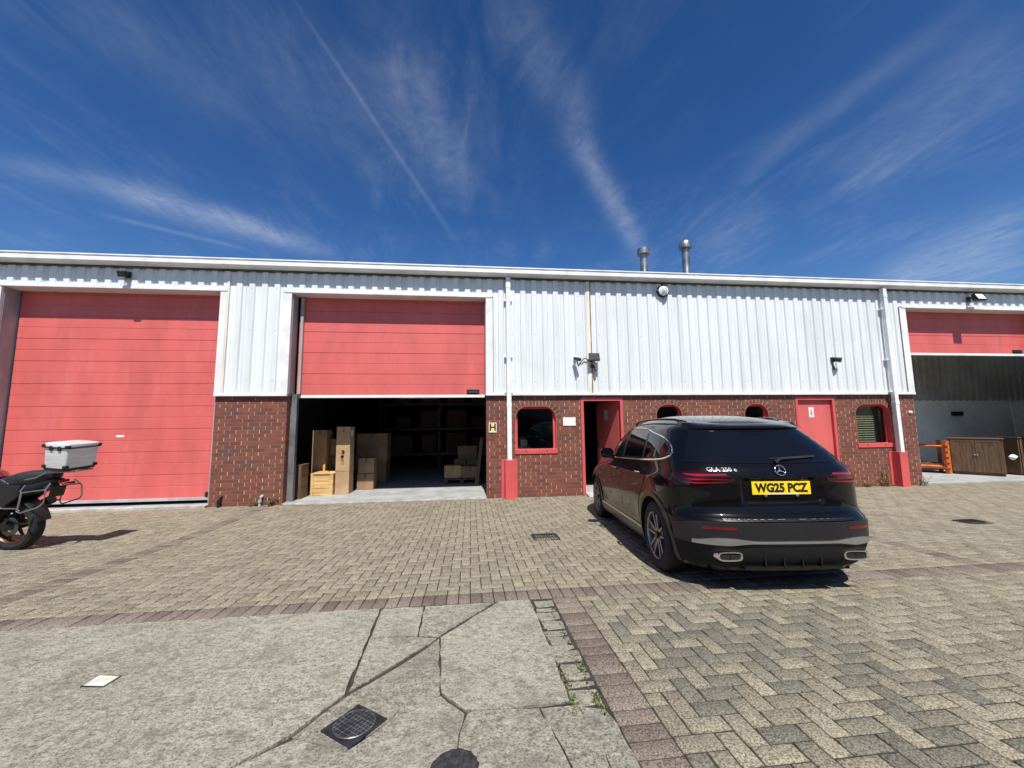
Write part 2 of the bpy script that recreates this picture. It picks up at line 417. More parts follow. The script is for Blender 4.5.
def paving():
    BL = .1
    Z0, J, DEP = 0.0, .0044, .012
    rects = []   # x0,x1,y0,y1,red
    YB0, YB1 = 3.39, 3.6
    SX0, SX1 = .69, .90
    strips = [(-4.2, -3.99), (5.1, 5.31)]
    def herring(x0, x1, y0, y1):
        i0, i1 = int(x0/BL)-2, int(x1/BL)+2; j0, j1 = int(y0/BL)-2, int(y1/BL)+2
        for i in range(i0, i1):
            for j in range(j0, j1):
                k = (i-j) % 4
                if k == 0: r = (i*BL, (i+2)*BL, j*BL, (j+1)*BL)
                elif k == 3: r = (i*BL, (i+1)*BL, j*BL, (j+2)*BL)
                else: continue
                a, b, c, d = max(r[0], x0), min(r[1], x1), max(r[2], y0), min(r[3], y1)
                if b-a > .03 and d-c > .03: rects.append((a, b, c, d, 0))
    cuts = [-16.5, -4.15, -3.94, 5.12, 5.33, 22]
    herring(-16.5, -4.2, YB1, D+.02); herring(-3.99, 5.1, YB1, D+.02); herring(5.31, 22, YB1, D+.02)
    for a, b in strips:
        y = YB1
        while y < D: rects.append((a, b, y, y+.1, 1)); y += .1
    x = -16.5
    while x < 22:
        rects.append((x, x+.1, YB0, YB1, 1)); x += .1
    herring(SX1, 22, -2.2, YB0)
    y = YB0-.1
    while y > -2.2:
        rects.append((SX0, SX1, y, y+.1, 1)); y -= .1
    R = np.array(rects)
    n = len(R)
    x0, x1, y0, y1 = R[:, 0]+J, R[:, 1]-J, R[:, 2]+J, R[:, 3]-J
    zc = np.array([zg(v) for v in (y0+y1)/2]); 
    dz = RNG.normal(0, .0011, n)
    tx = RNG.normal(0, .006, n); ty = RNG.normal(0, .006, n)
    b = .0042
    V = np.zeros((n, 12, 3)); cx, cy = (x0+x1)/2, (y0+y1)/2
    for lev, (ins, h) in enumerate(((b, 0), (0, -.0035), (0, -DEP))):
        for q, (sx, sy) in enumerate(((0,0),(1,0),(1,1),(0,1))):
            X = np.where(sx, x1-ins, x0+ins); Y = np.where(sy, y1-ins, y0+ins)
            V[:, lev*4+q, 0] = X; V[:, lev*4+q, 1] = Y
            zz = np.array([zg(t) for t in Y])
            V[:, lev*4+q, 2] = zz+h+dz+tx*(X-cx)+ty*(Y-cy)
    fl = [(0,1,2,3)]
    for l in (0, 4):
        for q in range(4): fl.append((l+q, l+4+q, l+4+(q+1) % 4, l+(q+1) % 4))
    F = (np.array(fl)[None]+(np.arange(n)*12)[:, None, None]).reshape(-1, 4)
    me = bpy.data.meshes.new('block_paving')
    me.vertices.add(n*12); me.vertices.foreach_set('co', V.reshape(-1))
    nf = len(F); me.loops.add(nf*4); me.loops.foreach_set('vertex_index', F.reshape(-1).astype(np.int32))
    me.polygons.add(nf); me.polygons.foreach_set('loop_start', np.arange(nf)*4); me.polygons.foreach_set('loop_total', np.full(nf, 4))
    me.update(calc_edges=True); me.validate()
    at = me.color_attributes.new('rnd', 'FLOAT_COLOR', 'POINT')
    c = np.ones((n, 12, 4))
    c[:, :, 0] = RNG.random(n)[:, None]
    g = RNG.random(n)
    near = np.clip((3.4-cy)/.5, 0, 1)*np.clip((cx-.8)/.3, 0, 1)*np.clip((3.2-cx)/1.2+.35, 0, 1)
    g = np.clip(g*.62+near*.42, 0, 1)
    c[:, :, 1] = g[:, None]; c[:, :, 2] = R[:, 4][:, None]
    at.data.foreach_set('color', c.reshape(-1))
    me.materials.append(M['paver'])
    o = bpy.data.objects.new('block_paving', me); COL.objects.link(o); struct(o)
paving()

def jag(poly, amp=.012, step=.07, seed=0):
    rg = random.Random(seed); out = []
    for i in range(len(poly)):
        a, b = Vector(poly[i]), Vector(poly[(i+1) % len(poly)]); L = (b-a).length
        k = max(1, int(L/step)); d = (b-a); nn = Vector((-d.y, d.x)); nn = nn.normalized() if nn.length else nn
        for q in range(k):
            w = 0 if q == 0 else rg.gauss(0, amp)
            out.append(tuple(a+d*(q/k)+nn*w))
    return out
def inset_poly(P, d):
    c = np.mean(np.array(P), 0); out = []; n = len(P)
    area = sum(P[i][0]*P[(i+1) % n][1]-P[(i+1) % n][0]*P[i][1] for i in range(n)); sg = 1 if area > 0 else -1
    for i in range(n):
        a, b = np.array(P[i-1]), np.array(P[(i+1) % n]); t = (b-a)/(np.linalg.norm(b-a)+1e-9); out.append((P[i][0]-t[1]*d*sg, P[i][1]+t[0]*d*sg))
    return out
def slabs(name, polys, amp, zo, grow=0):
    bmm = bmesh.new(); lay = bmm.verts.layers.float_color.new('rnd')
    for k, (poly, shade, dz) in enumerate(polys):
        pj = jag(inset_poly(poly, -grow), amp, .06, k+3)
        bm = plane_poly(pj)
        ys = [v.co.y for v in bm.verts]
        bmesh.ops.recalc_face_normals(bm, faces=bm.faces)
        r = bmesh.ops.extrude_face_region(bm, geom=bm.faces[:])
        newv = [v for v in r['geom'] if isinstance(v, bmesh.types.BMVert)]
        ns = set(newv)
        m_ = {}
        for v in bm.verts:
            top = v not in ns
            w = bmm.verts.new((v.co.x, v.co.y, zg(v.co.y)+zo+dz+(0 if top else -.03)))
            w[lay] = (shade[0], shade[1], 0, 1); m_[v] = w
        for f in bm.faces:
            try: bmm.faces.new([m_[v] for v in f.verts])
            except ValueError: pass
        bm.free()
    bmesh.ops.recalc_face_normals(bmm, faces=bmm.faces)
    me = bpy.data.meshes.new(name); bmm.to_mesh(me); bmm.free(); me.materials.append(M['concrete'])
    o = bpy.data.objects.new(name, me); COL.objects.link(o)
    b = o.modifiers.new('edge', 'BEVEL'); b.width = .005; b.segments = 2; b.limit_method = 'ANGLE'; b.angle_limit = rad(50)
    return o
# concrete apron: separate cast slabs with open joints (traced on the ground)
S_ = []
def slab(poly, a=0, b=0, dz=0): S_.append((poly, (a, b), dz))
dg1, dg2, dg3, dg4 = (-.99, 1.87), (-.82, 2.03), (-.67, 2.29), (-.41, 2.57)
slab([(-16, 3.37), (-16, -2), (-2.9, -2), (-1.9, .6), dg1, dg2, dg3, (-.725, 3.36)], .55, .0, .006)
slab([(-.70, 3.36), (-.645, 2.32), (-.42, 2.60), (-.235, 2.83), (-.36, 2.86), (-.66, 2.88), (-.69, 3.36)], .2, .15, 0)
slab([(-.69, 3.365), (-.655, 2.90), (-.37, 2.88), (-.385, 3.36)], .75, 0, .002)
slab([(-.36, 3.36), (-.345, 2.885), (-.225, 2.86), (.19, 3.365)], .15, .12, .001)
slab([(.245, 3.365), (-.195, 2.83), (-.145, 2.24), (-.02, 2.09), (.15, 2.075), (.50, 2.085), (.505, 2.47), (.50, 2.71), (.49, 3.365)], .85, 0, .004)
slab([(-.215, 2.82), (-.39, 2.55), (-.65, 2.26), (-.80, 2.01), (-.55, 1.90), (-.40, 2.05), (-.35, 2.16), (-.165, 2.22)], .1, .3, 0)
slab([(-.155, 2.205), (-.34, 2.15), (-.39, 2.04), (-.535, 1.885), (-.79, 1.99), (-.97, 1.86), (-1.88, .57), (-2.86, -2), (-.4, -2), (-.07, 1.80), (-.06, 1.93), (-.035, 2.06)], .5, .0, 0)
slab([(-.005, 2.065), (-.04, 1.93), (-.045, 1.80), (-.37, -2), (.36, -2), (.42, 1.62), (.37, 1.87), (.335, 2.045), (.15, 2.06)], .35, .1, .002)
slab([(.355, 2.045), (.39, 1.87), (.435, 1.64), (.38, -2), (.55, -2), (.565, 1.75), (.535, 2.05)], .15, .25, .001)
slab([(.55, 2.04), (.58, 1.76), (.565, -2), (.682, -2), (.682, 1.66), (.682, 1.90), (.66, 2.0)], .1, .35, -.002)
M['crack'] = mat('crack_dirt', (.105, .095, .074), .95, var=.3, scale=20, bmp=.4)
grid_sheet('concrete_bed', M['crack'], [-16, 0, .69], list(np.arange(-2.4, 3.37, .2))+[3.37], -.007)
struct(slabs('concrete_apron', S_, .0035, .002, .0068))
rg = random.Random(5); S2 = []
y = 3.34
while y > 2.06:
    h = rg.uniform(.07, .16); a = .515+rg.uniform(-.006, .012); b = .682+rg.uniform(-.018, .0)
    S2.append(([(a, y), (a+.008, y-h+.012), ((a+b)/2+rg.uniform(-.03, .03), y-h+rg.uniform(.0, .02)), (b, y-h+.01+rg.uniform(0, .02)), (b+.004, y-rg.uniform(0, .015)), ((a+b)/2, y+rg.uniform(-.01, .005))], (rg.uniform(.2, .7), rg.uniform(0, .4)), rg.uniform(-.008, .002)))
    y -= h
struct(slabs('broken_concrete_edge', S2, .007, .0015))
# moss and weeds in the broken joint
mb = MB(); rg = random.Random(11)
def tuft(mb, x, y, z, r, h, nb, rg, wid=.006):
    for _ in range(nb):
        a = rg.uniform(0, 2*PI); q = rg.uniform(0, r); bx, by = x+q*math.cos(a), y+q*math.sin(a)
        a2 = a+rg.uniform(-.8, .8); hh = h*rg.uniform(.4, 1); lean = hh*rg.uniform(.2, .9)
        tx, ty = bx+lean*math.cos(a2), by+lean*math.sin(a2); px, py = -math.sin(a2)*wid, math.cos(a2)*wid
        mb.add([(bx-px*.6, by-py*.6, z), (bx+px*.6, by+py*.6, z), ((bx+tx)/2+px, (by+ty)/2+py, z+hh*.65), (tx, ty, z+hh), ((bx+tx)/2-px, (by+ty)/2-py, z+hh*.65)], [(0,1,2,3,4)], 0 if rg.random() < .6 else 1)
for _ in range(150):
    y = rg.choice([rg.gauss(2.33, .1), rg.uniform(2.0, 3.3), rg.gauss(2.08, .05)]); x = .645+rg.gauss(0, .012) if rg.random() < .6 else .515+rg.gauss(0, .01)
    tuft(mb, x, y, zg(y)-.006, .012, .018, 5, rg, .004)
for _ in range(120):
    x = rg.uniform(-4, 11); y = D-rg.uniform(.0, .06)
    if -9 < x < -5.3 or -3.8 < x < .3 or 2.5 < x < 3.4: continue
    tuft(mb, x, y, zg(y)-.004, .03, .05, 6, rg, .005)
o = mb.build('joint_weeds', [M['leaf'], M['dry_leaf']]); o['kind'] = 'stuff'

# iron covers and a round black disc
mc = thing('manhole_cover', 'black square manhole cover with crosshatched round centre in the concrete', 'manhole cover', (-.545, 2.05, zg(2.05)))
ang = math.atan2(-.12, .16)
def mhp(a, b, z): 
    c, s = math.cos(ang), math.sin(ang); x, y_ = -.545+a*c-b*s, 2.05+a*s+b*c
    return (x, y_, zg(y_)+z)
mb = MB(); hs = .105
mb.prism([(-hs, -hs), (hs, -hs), (hs, hs), (-hs, hs)], lambda a, b: mhp(a, b, -.02), lambda a, b: mhp(a, b, .008)); mb.build('frame', M['iron'], mc, bev=.002)
mb = MB(); circ = [(.093*math.cos(2*PI*i/40), .093*math.sin(2*PI*i/40)) for i in range(40)]
mb.prism(circ, lambda a, b: mhp(a, b, .004), lambda a, b: mhp(a, b, .0105)); mb.build('round_lid', M['iron'], mc)
mb = MB(); mb.tube([mhp(a, b, .0105) for a, b in circ], .0028, 5, close=True)
for k in range(-4, 5):
    w = k*.021; L = math.sqrt(max(0, .09**2-w*w))
    mb.tube([mhp(-L, w, .0105), mhp(L, w, .0105)], .0016, 4); mb.tube([mhp(w, -L, .0105), mhp(w, L, .0105)], .0016, 4)
mb.build('raised_grid', M['iron_worn'], mc)
rc = thing('round_black_disc', 'small round black disc with fuzzy tar collar at front edge of concrete', 'ground cover', (-.065, 1.74, zg(1.74)))  # plain round black disc on a ragged rim of the same colour
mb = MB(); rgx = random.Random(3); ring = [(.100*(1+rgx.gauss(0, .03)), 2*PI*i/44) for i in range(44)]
mb.prism([(r*math.cos(t), r*math.sin(t)) for r, t in ring], lambda a, b: (-.065+a, 1.74+b, zg(1.74+b)-.01), lambda a, b: (-.065+a, 1.74+b, zg(1.74+b)+.0075)); mb.build('charcoal_rim', M['charcoal'], rc)
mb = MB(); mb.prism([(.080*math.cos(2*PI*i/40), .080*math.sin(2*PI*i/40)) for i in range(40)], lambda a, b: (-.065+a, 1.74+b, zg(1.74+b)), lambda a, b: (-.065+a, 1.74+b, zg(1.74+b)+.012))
mb.build('lid', M['charcoal'], rc)
wl = thing('inspection_lid', 'pale square access lid set in the left concrete slab', 'access lid', (-2.085, 2.585, zg(2.585)))
mb = MB(); mb.prism([(-2.155, 2.545), (-2.02, 2.525), (-2.01, 2.625), (-2.15, 2.655)], lambda a, b: (a, b, zg(b)-.01), lambda a, b: (a, b, zg(b)+.0115)); mb.build('frame', M['iron'], wl)
mb = MB(); mb.prism([(-2.146, 2.551), (-2.026, 2.532), (-2.017, 2.619), (-2.143, 2.646)], lambda a, b: (a, b, zg(b)), lambda a, b: (a, b, zg(b)+.0135)); mb.build('lid', M['lid'], wl)
def gully(x, y, w, d, label):
    g = thing('drain_grate', label, 'drain', (x, y, zg(y)))
    mb = MB()
    for a in (-1, 1):
        mb.box(x-w/2, x+w/2, y+a*d/2-.014, y+a*d/2+.014, zg(y)-.03, zg(y)+.007); mb.box(x+a*w/2-.014, x+a*w/2+.014, y-d/2+.014, y+d/2-.014, zg(y)-.03, zg(y)+.007)
    mb.build('frame', M['iron'], g)
    mb = MB(); k = 9
    for i in range(k): mb.box(x-w/2+.014+(i+.5)*(w-.03)/k-.009, x-w/2+.014+(i+.5)*(w-.03)/k+.009, y-d/2+.014, y+d/2-.014, zg(y)-.025, zg(y)+.004)
    mb.box(x-w/2+.014, x+w/2-.014, y-.012, y+.012, zg(y)-.025, zg(y)+.0055)
    mb.build('grating', M['iron'], g)
    mb = MB(); mb.box(x-w/2, x+w/2, y-d/2, y+d/2, zg(y)-.035, zg(y)-.0265); mb.build('pit', M['under'], g)
gully(1.035, 5.45, .34, .30, 'dark square drain grate in the paving left of the black car')
gully(7.62, 5.27, .36, .26, 'dark drain grate in the paving far right of the black car')

# ------------------------------------------------------------------ building
B = thing('industrial_building', 'long red brick and white clad industrial unit with red bay doors', 'building', (1, D, 0))
BT = 2.25; ET = 4.95
wins = [(.99, 1.93, .95, 2.0, .27), (4.29, 4.95, .95, 2.03, .28), (6.50, 7.14, .95, 2.03, .28), (9.44, 10.42, .95, 2.01, .27)]
holes = [round_top(a, b, c, d, r) for a, b, c, d, r in wins]
# main brick wall with doors as notches
E1 = (2.51, 3.49, 2.18); E2 = (7.86, 8.90, 2.18)
outer = [(.35, -.1), (E1[0], -.1), (E1[0], E1[2]), (E1[1], E1[2]), (E1[1], -.1), (E2[0], -.1), (E2[0], E2[2]), (E2[1], E2[2]), (E2[1], -.1), (11.12, -.1), (11.12, BT), (.35, BT)]
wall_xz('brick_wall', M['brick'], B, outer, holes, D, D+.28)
for a, b in ((-5.25, -3.84), (-11, -9.36), (15.35, 26)):
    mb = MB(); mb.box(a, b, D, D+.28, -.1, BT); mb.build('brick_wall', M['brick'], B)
# cladding
def clad(x0, x1, z0, z1, name='cladding', m='clad', yb=None, flip=1):
    yb = D-.012 if yb is None else yb
    P = .2545; prof = [(0, 0), (.046, 0), (.052, -.008), (.064, -.008), (.070, 0), (.112, 0), (.130, -.032), (.236, -.032)]
    xs = []
    k = math.floor(x0/P)-1
    while k*P < x1+P:
        for dx, dy in prof:
            xs.append((k*P+dx, dy))
        k += 1
    pts = []
    for i in range(len(xs)-1):
        (xa, ya), (xb, yb_) = xs[i], xs[i+1]
        if xb <= x0 or xa >= x1: continue
        ca, cb = max(xa, x0), min(xb, x1)
        f = lambda x: ya+(yb_-ya)*(x-xa)/(xb-xa)
        if not pts: pts.append((ca, f(ca)))
        pts.append((cb, f(cb)))
    mb = MB(); n = len(pts)
    mb.add([(x, yb+y*flip, z0) for x, y in pts]+[(x, yb+y*flip, z1) for x, y in pts], [(i, i+1, n+i+1, n+i) for i in range(n-1)])
    return mb.build(name, M[m], B)
HB = 4.50   # header bottom
clad(-5.09, -4.02, BT+.03, ET); clad(.52, 10.92, BT+.03, ET); clad(-11, -9.46, BT+.03, ET); clad(15.5, 26, BT+.03, ET)
clad(-9.46, -5.09, HB, ET); clad(-4.02, .52, HB, ET); clad(10.92, 15.5, HB, ET)
# flat corner flashings and drip trims
for a, b in ((-4.02, -3.83), (.345, .50), (10.95, 11.13), (-9.46, -9.345), (15.34, 15.5)):
    mb = MB(); mb.box(a, b, D-.056, D+.0, BT+.036, HB-.031); mb.build('white_flashing', M['white_trim'], B, bev=.004)
for a, b in ((-5.26, -3.83), (.34, 11.13), (-11, -9.345), (15.34, 26)):
    mb = MB(); mb.box(a, b, D-.07, D-.001, BT-.015, BT+.035); mb.build('drip_trim', M['white_trim'], B, bev=.004)
for a, b in ((-9.42, -5.12), (-3.97, .48), (11.0, 15.48)):
    mb = MB(); mb.box(a, b, D-.068, D+.268, HB-.03, HB+.03); mb.build('header_trim', M['white_trim'], B, bev=.004)
mb = MB(); mb.box(-5.135, -5.09, D-.0585, D+.0, BT+.036, HB+.3); mb.build('cream_flashing', M['cream'], B); mb = MB(); mb.box(-5.26, -5.136, D-.057, D+.0, BT+.036, HB-.031); mb.build('white_flashing', M['white_trim'], B); mb = MB(); mb.box(2.695, 2.765, D-.056, D-.01, BT+.04, 4.914)
mb.build('cream_flashing', M['cream'], B)
mb = MB(); mb.box(2.765, 2.795, D-.054, D-.01, BT+.04, 4.913); mb.build('rust_streak', M['rust'], B)
# backing wall behind cladding
mb = MB()
for a, b in ((-11, -9.36), (-5.25, -3.84), (.35, 11.12), (15.35, 26)): mb.box(a, b, D, D+.2, BT, 5.05)
for a, b in ((-9.36, -5.25), (-3.84, .35), (11.12, 15.35)): mb.box(a, b, D, D+.2, HB+.03, 5.05)
mb.build('inner_lining', M['inner_sheet'], B)
# jambs
M['post_grey'] = mat('post_grey', (.15, .15, .155), .6, var=.2, scale=3)
for x, s in ((-9.36, 1), (-5.25, -1), (-3.84, 1), (.35, -1), (11.12, 1), (15.35, -1)):
    mb = MB()
    if x in (11.12, .35): mb.box(min(x, x+s*.02), max(x, x+s*.02), D+.02, D+.34, BT, HB-.032)
    elif x == -3.84: mb.box(x, x+.02, D+.012, D+.268, BT+.04, HB-.032); mb.build('door_jamb', M['grey_jamb'], B); mb = MB(); mb.box(x, x+.12, D+.17, D+.265, -.05, 2.29); mb.build('door_post', M['post_grey'], B); continue
    else: mb.box(min(x, x+s*.022), max(x, x+s*.022), D+.008, D+.34, -.05, HB-.032)
    mb.build('door_jamb', M['grey_jamb'], B)
# gutter and eaves
mb = MB(); mb.box(-11, 26, D-.065, D-.011, 4.915, 4.953); mb.build('eaves_shade_strip', M['dark_steel'], B)  # added dark strip, standing in for the shade under the gutter
mb = MB(); prof = [(0, 4.955), (-.05, 4.955), (-.22, 4.982), (-.242, 4.992), (-.242, 5.072), (-.205, 5.077), (-.205, 5.10), (-.25, 5.103), (-.25, 5.127), (-.12, 5.15), (0, 5.15)]
for xa, xb in ((-11, -4.4), (-4.398, 2.2), (2.202, 8.8), (8.802, 26)):
    mb.prism(prof, lambda a, b: (xa, D+a, b), lambda a, b: (xb, D+a, b))
mb.build('gutter', M['white_trim'], B)
RF = thing  # alias unused
mb = MB(); ry0, rz0, ry1, rz1 = D-.12, 5.155, D+13, 6.35
def rz(y): return rz0+(rz1-rz0)*(y-ry0)/(ry1-ry0)
RL = (12, 20, D+.5, D+2.3)
for xa, xb, ya, yb_ in ((-11, 12, ry0, ry1), (12, 20, ry0, RL[2]), (12, 20, RL[3], ry1), (20, 26, ry0, ry1)):
    mb.add([(xa, ya, rz(ya)), (xb, ya, rz(ya)), (xb, yb_, rz(yb_)), (xa, yb_, rz(yb_)), (xa, ya, rz(ya)-.1), (xb, ya, rz(ya)-.1), (xb, yb_, rz(yb_)-.1), (xa, yb_, rz(yb_)-.1)],
           [(0,1,2,3), (7,6,5,4), (0,4,5,1), (1,5,6,2), (2,6,7,3), (3,7,4,0)])
roof = mb.build('roof', M['roof'], B)
def rchild(mb, name, m, **k):
    o = mb.build(name, m, None, **k); o.parent = roof
    off = Vector(B.location)
    for v in o.data.vertices: v.co -= off
    return o
mb = MB(); mb.add([(RL[0], RL[2], rz(RL[2])-.05), (RL[1], RL[2], rz(RL[2])-.05), (RL[1], RL[3], rz(RL[3])-.05), (RL[0], RL[3], rz(RL[3])-.05)], [(0,1,2,3)])
rchild(mb, 'added_roof_panel', M['added_roof_panel'])  # unseen translucent roof panel, added to brighten the right bay
fy = D+1.0
for fx, ft, capm, dome in ((4.66, 6.29, 'dark_steel', 0), (5.87, 6.58, 'steel', 1)):
    mb = MB(); mb.lathe([(.12, 4.9), (.12, 5.35), (.098, 5.40), (.098, ft-.22)], (fx, fy, 0), n=24)
    if dome:
        mb.lathe([(.10, ft-.25), (.165, ft-.24), (.168, ft-.12), (.15, ft-.06), (.10, ft-.01), (.02, ft+.03), (.001, ft+.03)], (fx, fy, 0), n=24)
    else:
        mb.lathe([(.098, ft-.22), (.10, ft-.17), (.165, ft-.17), (.165, ft-.02), (.15, ft), (.001, ft)], (fx, fy, 0), n=24)
    o = rchild(mb, 'flue', [M['steel']] , smooth=True)
    if not dome: o['label'] = 'shorter flue with dark flat cap'
    else: o['label'] = 'taller flue with bright domed cap'
# shells: side and back walls, partitions
BK = D+13
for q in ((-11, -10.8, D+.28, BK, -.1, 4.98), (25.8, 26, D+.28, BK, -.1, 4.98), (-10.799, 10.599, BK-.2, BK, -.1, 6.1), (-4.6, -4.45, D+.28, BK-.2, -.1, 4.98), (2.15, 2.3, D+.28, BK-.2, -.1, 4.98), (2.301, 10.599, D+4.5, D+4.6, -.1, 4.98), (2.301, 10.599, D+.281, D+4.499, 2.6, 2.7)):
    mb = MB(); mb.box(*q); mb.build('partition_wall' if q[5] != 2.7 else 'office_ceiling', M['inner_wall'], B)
mb = MB(); mb.box(10.6, 10.75, D+.28, BK, -.1, 4.98); mb.box(10.75, 25.8, D+2.75, D+2.9, -.1, 2.25); mb.build('painted_wall', M['inner_pale'], B)
o = clad(10.75, 25.8, 2.22, 5.2, 'inner_sheeting', 'inner_sheet', yb=D+2.79, flip=1.7)
mb = MB()
mb.box(-10.8, 25.8, D+.02, BK-.2, -.12, .028); struct(mb.build('workshop_floor', M['concrete_floor']))
mb = MB(); mb.box(-9.36, -5.25, D-.10, D+.018, -.08, .05); mb.build('door_threshold', M['step'], B, bev=.006); mb = MB(); mb.box(-3.84, .35, D-.02, D+.018, -.08, .024); mb.build('door_threshold', M['step'], B, bev=.006)
mb = MB(); mb.prism([(-.22, -.02), (-.22, .015), (.02, .05), (.3, .05), (.3, -.02)], lambda a, b: (2.57, D+a, b), lambda a, b: (3.43, D+a, b)); mb.build('door_step', M['step'], B)

# sectional bay doors
REC = D+.27
def bay_door(x0, x1, zb, zt, extra=()):
    prof = []; z = zb+.06; k = 0
    step = .2365
    prof.append((0, zb+.06))
    while z+step < zt:
        z += step; g = .008 if k % 2 else .0045; k += 1
        prof += [(0, z-.008), (g, z-.004), (g, z+.004), (0, z+.008)]
    prof.append((0, zt))
    mb = MB(); n = len(prof)
    mb.add([(x0, REC+a, b) for a, b in prof]+[(x1, REC+a, b) for a, b in prof], [(i, i+1, n+i+1, n+i) for i in range(n-1)])
    mb.box(x0, x1, REC+.02, REC+.05, zb+.06, zt)
    d = mb.build('sectional_door', M['red_door'], B)
    def sub(mb, name, m, **k):
        o = mb.build(name, m, None, **k); o.parent = d
        for v in o.data.vertices: v.co -= Vector(B.location)
        return o
    mb = MB(); mb.box(x0, x1, REC-.012, REC+.05, zb, zb+.06); sub(mb, 'bottom_rail', M['white_trim'] if zb > 1 else M['grey_jamb'], bev=.004)
    for (a, b, c, e) in extra:
        mb = MB(); mb.box(a-.015, b+.015, REC-.006, REC+.01, c-.012, e+.012); mb.box(a+.01, b-.01, REC-.03, REC-.006, c+.015, c+.04); sub(mb, 'door_handle', M['black_plastic'], bev=.004)
    return d, sub
d1, s1 = bay_door(-9.30, -5.2, .10, 4.6, [(-5.48, -5.26, .16, .25)])
mb = MB(); mb.box(-7.27, -7.12, REC-.004, REC+.004, 1.415, 1.455); s1(mb, 'sticker', M['paper'])
d2, s2 = bay_door(-3.78, .33, 2.215, 4.6, [(-.07, .19, 2.30, 2.39)])
d3, s3 = bay_door(11.14, 15.33, 3.30, 4.6, [(14.72, 15.0, 3.38, 3.46)])
mb = MB(); mb.box(12.98, 13.2, REC-.014, REC-.002, 3.31, 3.345); s3(mb, 'scuffed_tape', M['cream'])
for q in ((-3.735, -3.68, D+.2, D+.26, 2.30, 4.45),):
    mb = MB(); mb.box(*q); mb.build('door_track', M['grey_jamb'], B)

# windows
def inset(a, b, c, d, r, w, wb): return round_top(a+w, b-w, c+wb, d-w, max(.05, r-w), lower=.015)
for wi, (a, b, c, d, r) in enumerate(wins):
    w = MB()
    o = wall_xz('window', M['red'], B, round_top(a-.003, b+.003, c-.003, d+.003, r), [inset(a, b, c, d, .185, .062, .095)], D+.085, D+.14)
    def wsub(mb, name, m, **k):
        q = mb.build(name, m, None, **k); q.parent = o
        for v in q.data.vertices: v.co -= Vector(B.location)
        return q
    # painted reveal lining
    rt = round_top(a, b, c, d, r); nn = len(rt); ri = round_top(a+.012, b-.012, c+.012, d-.012, r-.012)
    mb = MB(); vs = [(x, D-.004, z) for x, z in rt]+[(x, D+.086, z) for x, z in rt]+[(x, D-.004, z) for x, z in ri]+[(x, D+.086, z) for x, z in ri]
    fs = []
    for i in range(nn):
        j = (i+1) % nn
        fs += [(2*nn+i, 2*nn+j, 3*nn+j, 3*nn+i), (i, j, 2*nn+j, 2*nn+i)]
    mb.add(vs, fs); wsub(mb, 'reveal', M['red'])
    mb = MB(); mb.box(a-.01, b+.01, D-.02, D+.08, c-.012, c+.09); wsub(mb, 'sill', M['red'], bev=.005)
    for q in (.25, .75):
        mb = MB(); mb.lathe([(.014, .004), (.014, -.003), (.001, -.004)], (a+(b-a)*q, D-.022, c+.05), 'Y', 10)
        wsub(mb, 'sill_bolt', M['dark_steel'])
    g = inset(a, b, c, d, .19, .05, .085); mb = MB(); mb.prism(g, lambda x, z: (x, D+.11, z), lambda x, z: (x, D+.116, z)); wsub(mb, 'pane', M['glass'])
    if wi == 3:
        mb = MB()
        for k in range(12):
            z = c+.13+k*.057; mb.box(a+.06, b-.30, D+.15, D+.19, z, z+.006, rot=Matrix.Rotation(rad(48), 3, 'X'))
        wsub(mb, 'slat_blind', M['blind'])
        mb = MB(); mb.box(b-.30, b-.24, D+.2, D+.24, c, d-.05); wsub(mb, 'inner_bar', M['dark_steel'])
    # brick arch of voussoirs
    mb = MB(); ms = MB()
    path = [(a-.0, d-r-.12), (a, d-r)]
    def arch_pt(t):   # t along arch from left spring to right spring, returns point+outward normal
        La = PI/2*r; Ls = (b-a)-2*r
        if t < La: th = PI-t/r; return (a+r+r*math.cos(th), d-r+r*math.sin(th)), (math.cos(th), math.sin(th))
        t -= La
        if t < Ls: return (a+r+t, d), (0, 1)
        t -= Ls; th = PI/2-t/r; return (b-r+r*math.cos(th), d-r+r*math.sin(th)), (math.cos(th), math.sin(th))
    Lt = PI*r+(b-a)-2*r; nb = round(Lt/.078); H = min(.115, BT-.022-d)
    for k in range(nb):
        t0, t1 = Lt*(k+.08)/nb, Lt*(k+.92)/nb
        (p0, n0), (p1, n1) = arch_pt(t0), arch_pt(t1)
        q = [(p0[0]+n0[0]*.004, p0[1]+n0[1]*.004), (p0[0]+n0[0]*H, p0[1]+n0[1]*H), (p1[0]+n1[0]*H, p1[1]+n1[1]*H), (p1[0]+n1[0]*.004, p1[1]+n1[1]*.004)]
        mb.prism(q, lambda x, z: (x, D-.007, z), lambda x, z: (x, D+.01, z))
    for k in range(nb*2):
        (p0, n0), (p1, n1) = arch_pt(Lt*k/(nb*2)), arch_pt(Lt*(k+1)/(nb*2)-1e-4)
        q = [p0, (p0[0]+n0[0]*H, p0[1]+n0[1]*H), (p1[0]+n1[0]*H, p1[1]+n1[1]*H), p1]
        ms.prism(q, lambda x, z: (x, D-.003, z), lambda x, z: (x, D+.008, z))
    wsub(mb, 'brick_arch', M['arch_brick'] if 'arch_brick' in M else M.setdefault('arch_brick', mat('arch_brick', (.165, .068, .045), .85, var=.25, scale=9, bmp=.3)))
    wsub(ms, 'arch_mortar', M.setdefault('mortar', mat('pale_mortar', (.42, .33, .22), .9, var=.2, scale=20)))

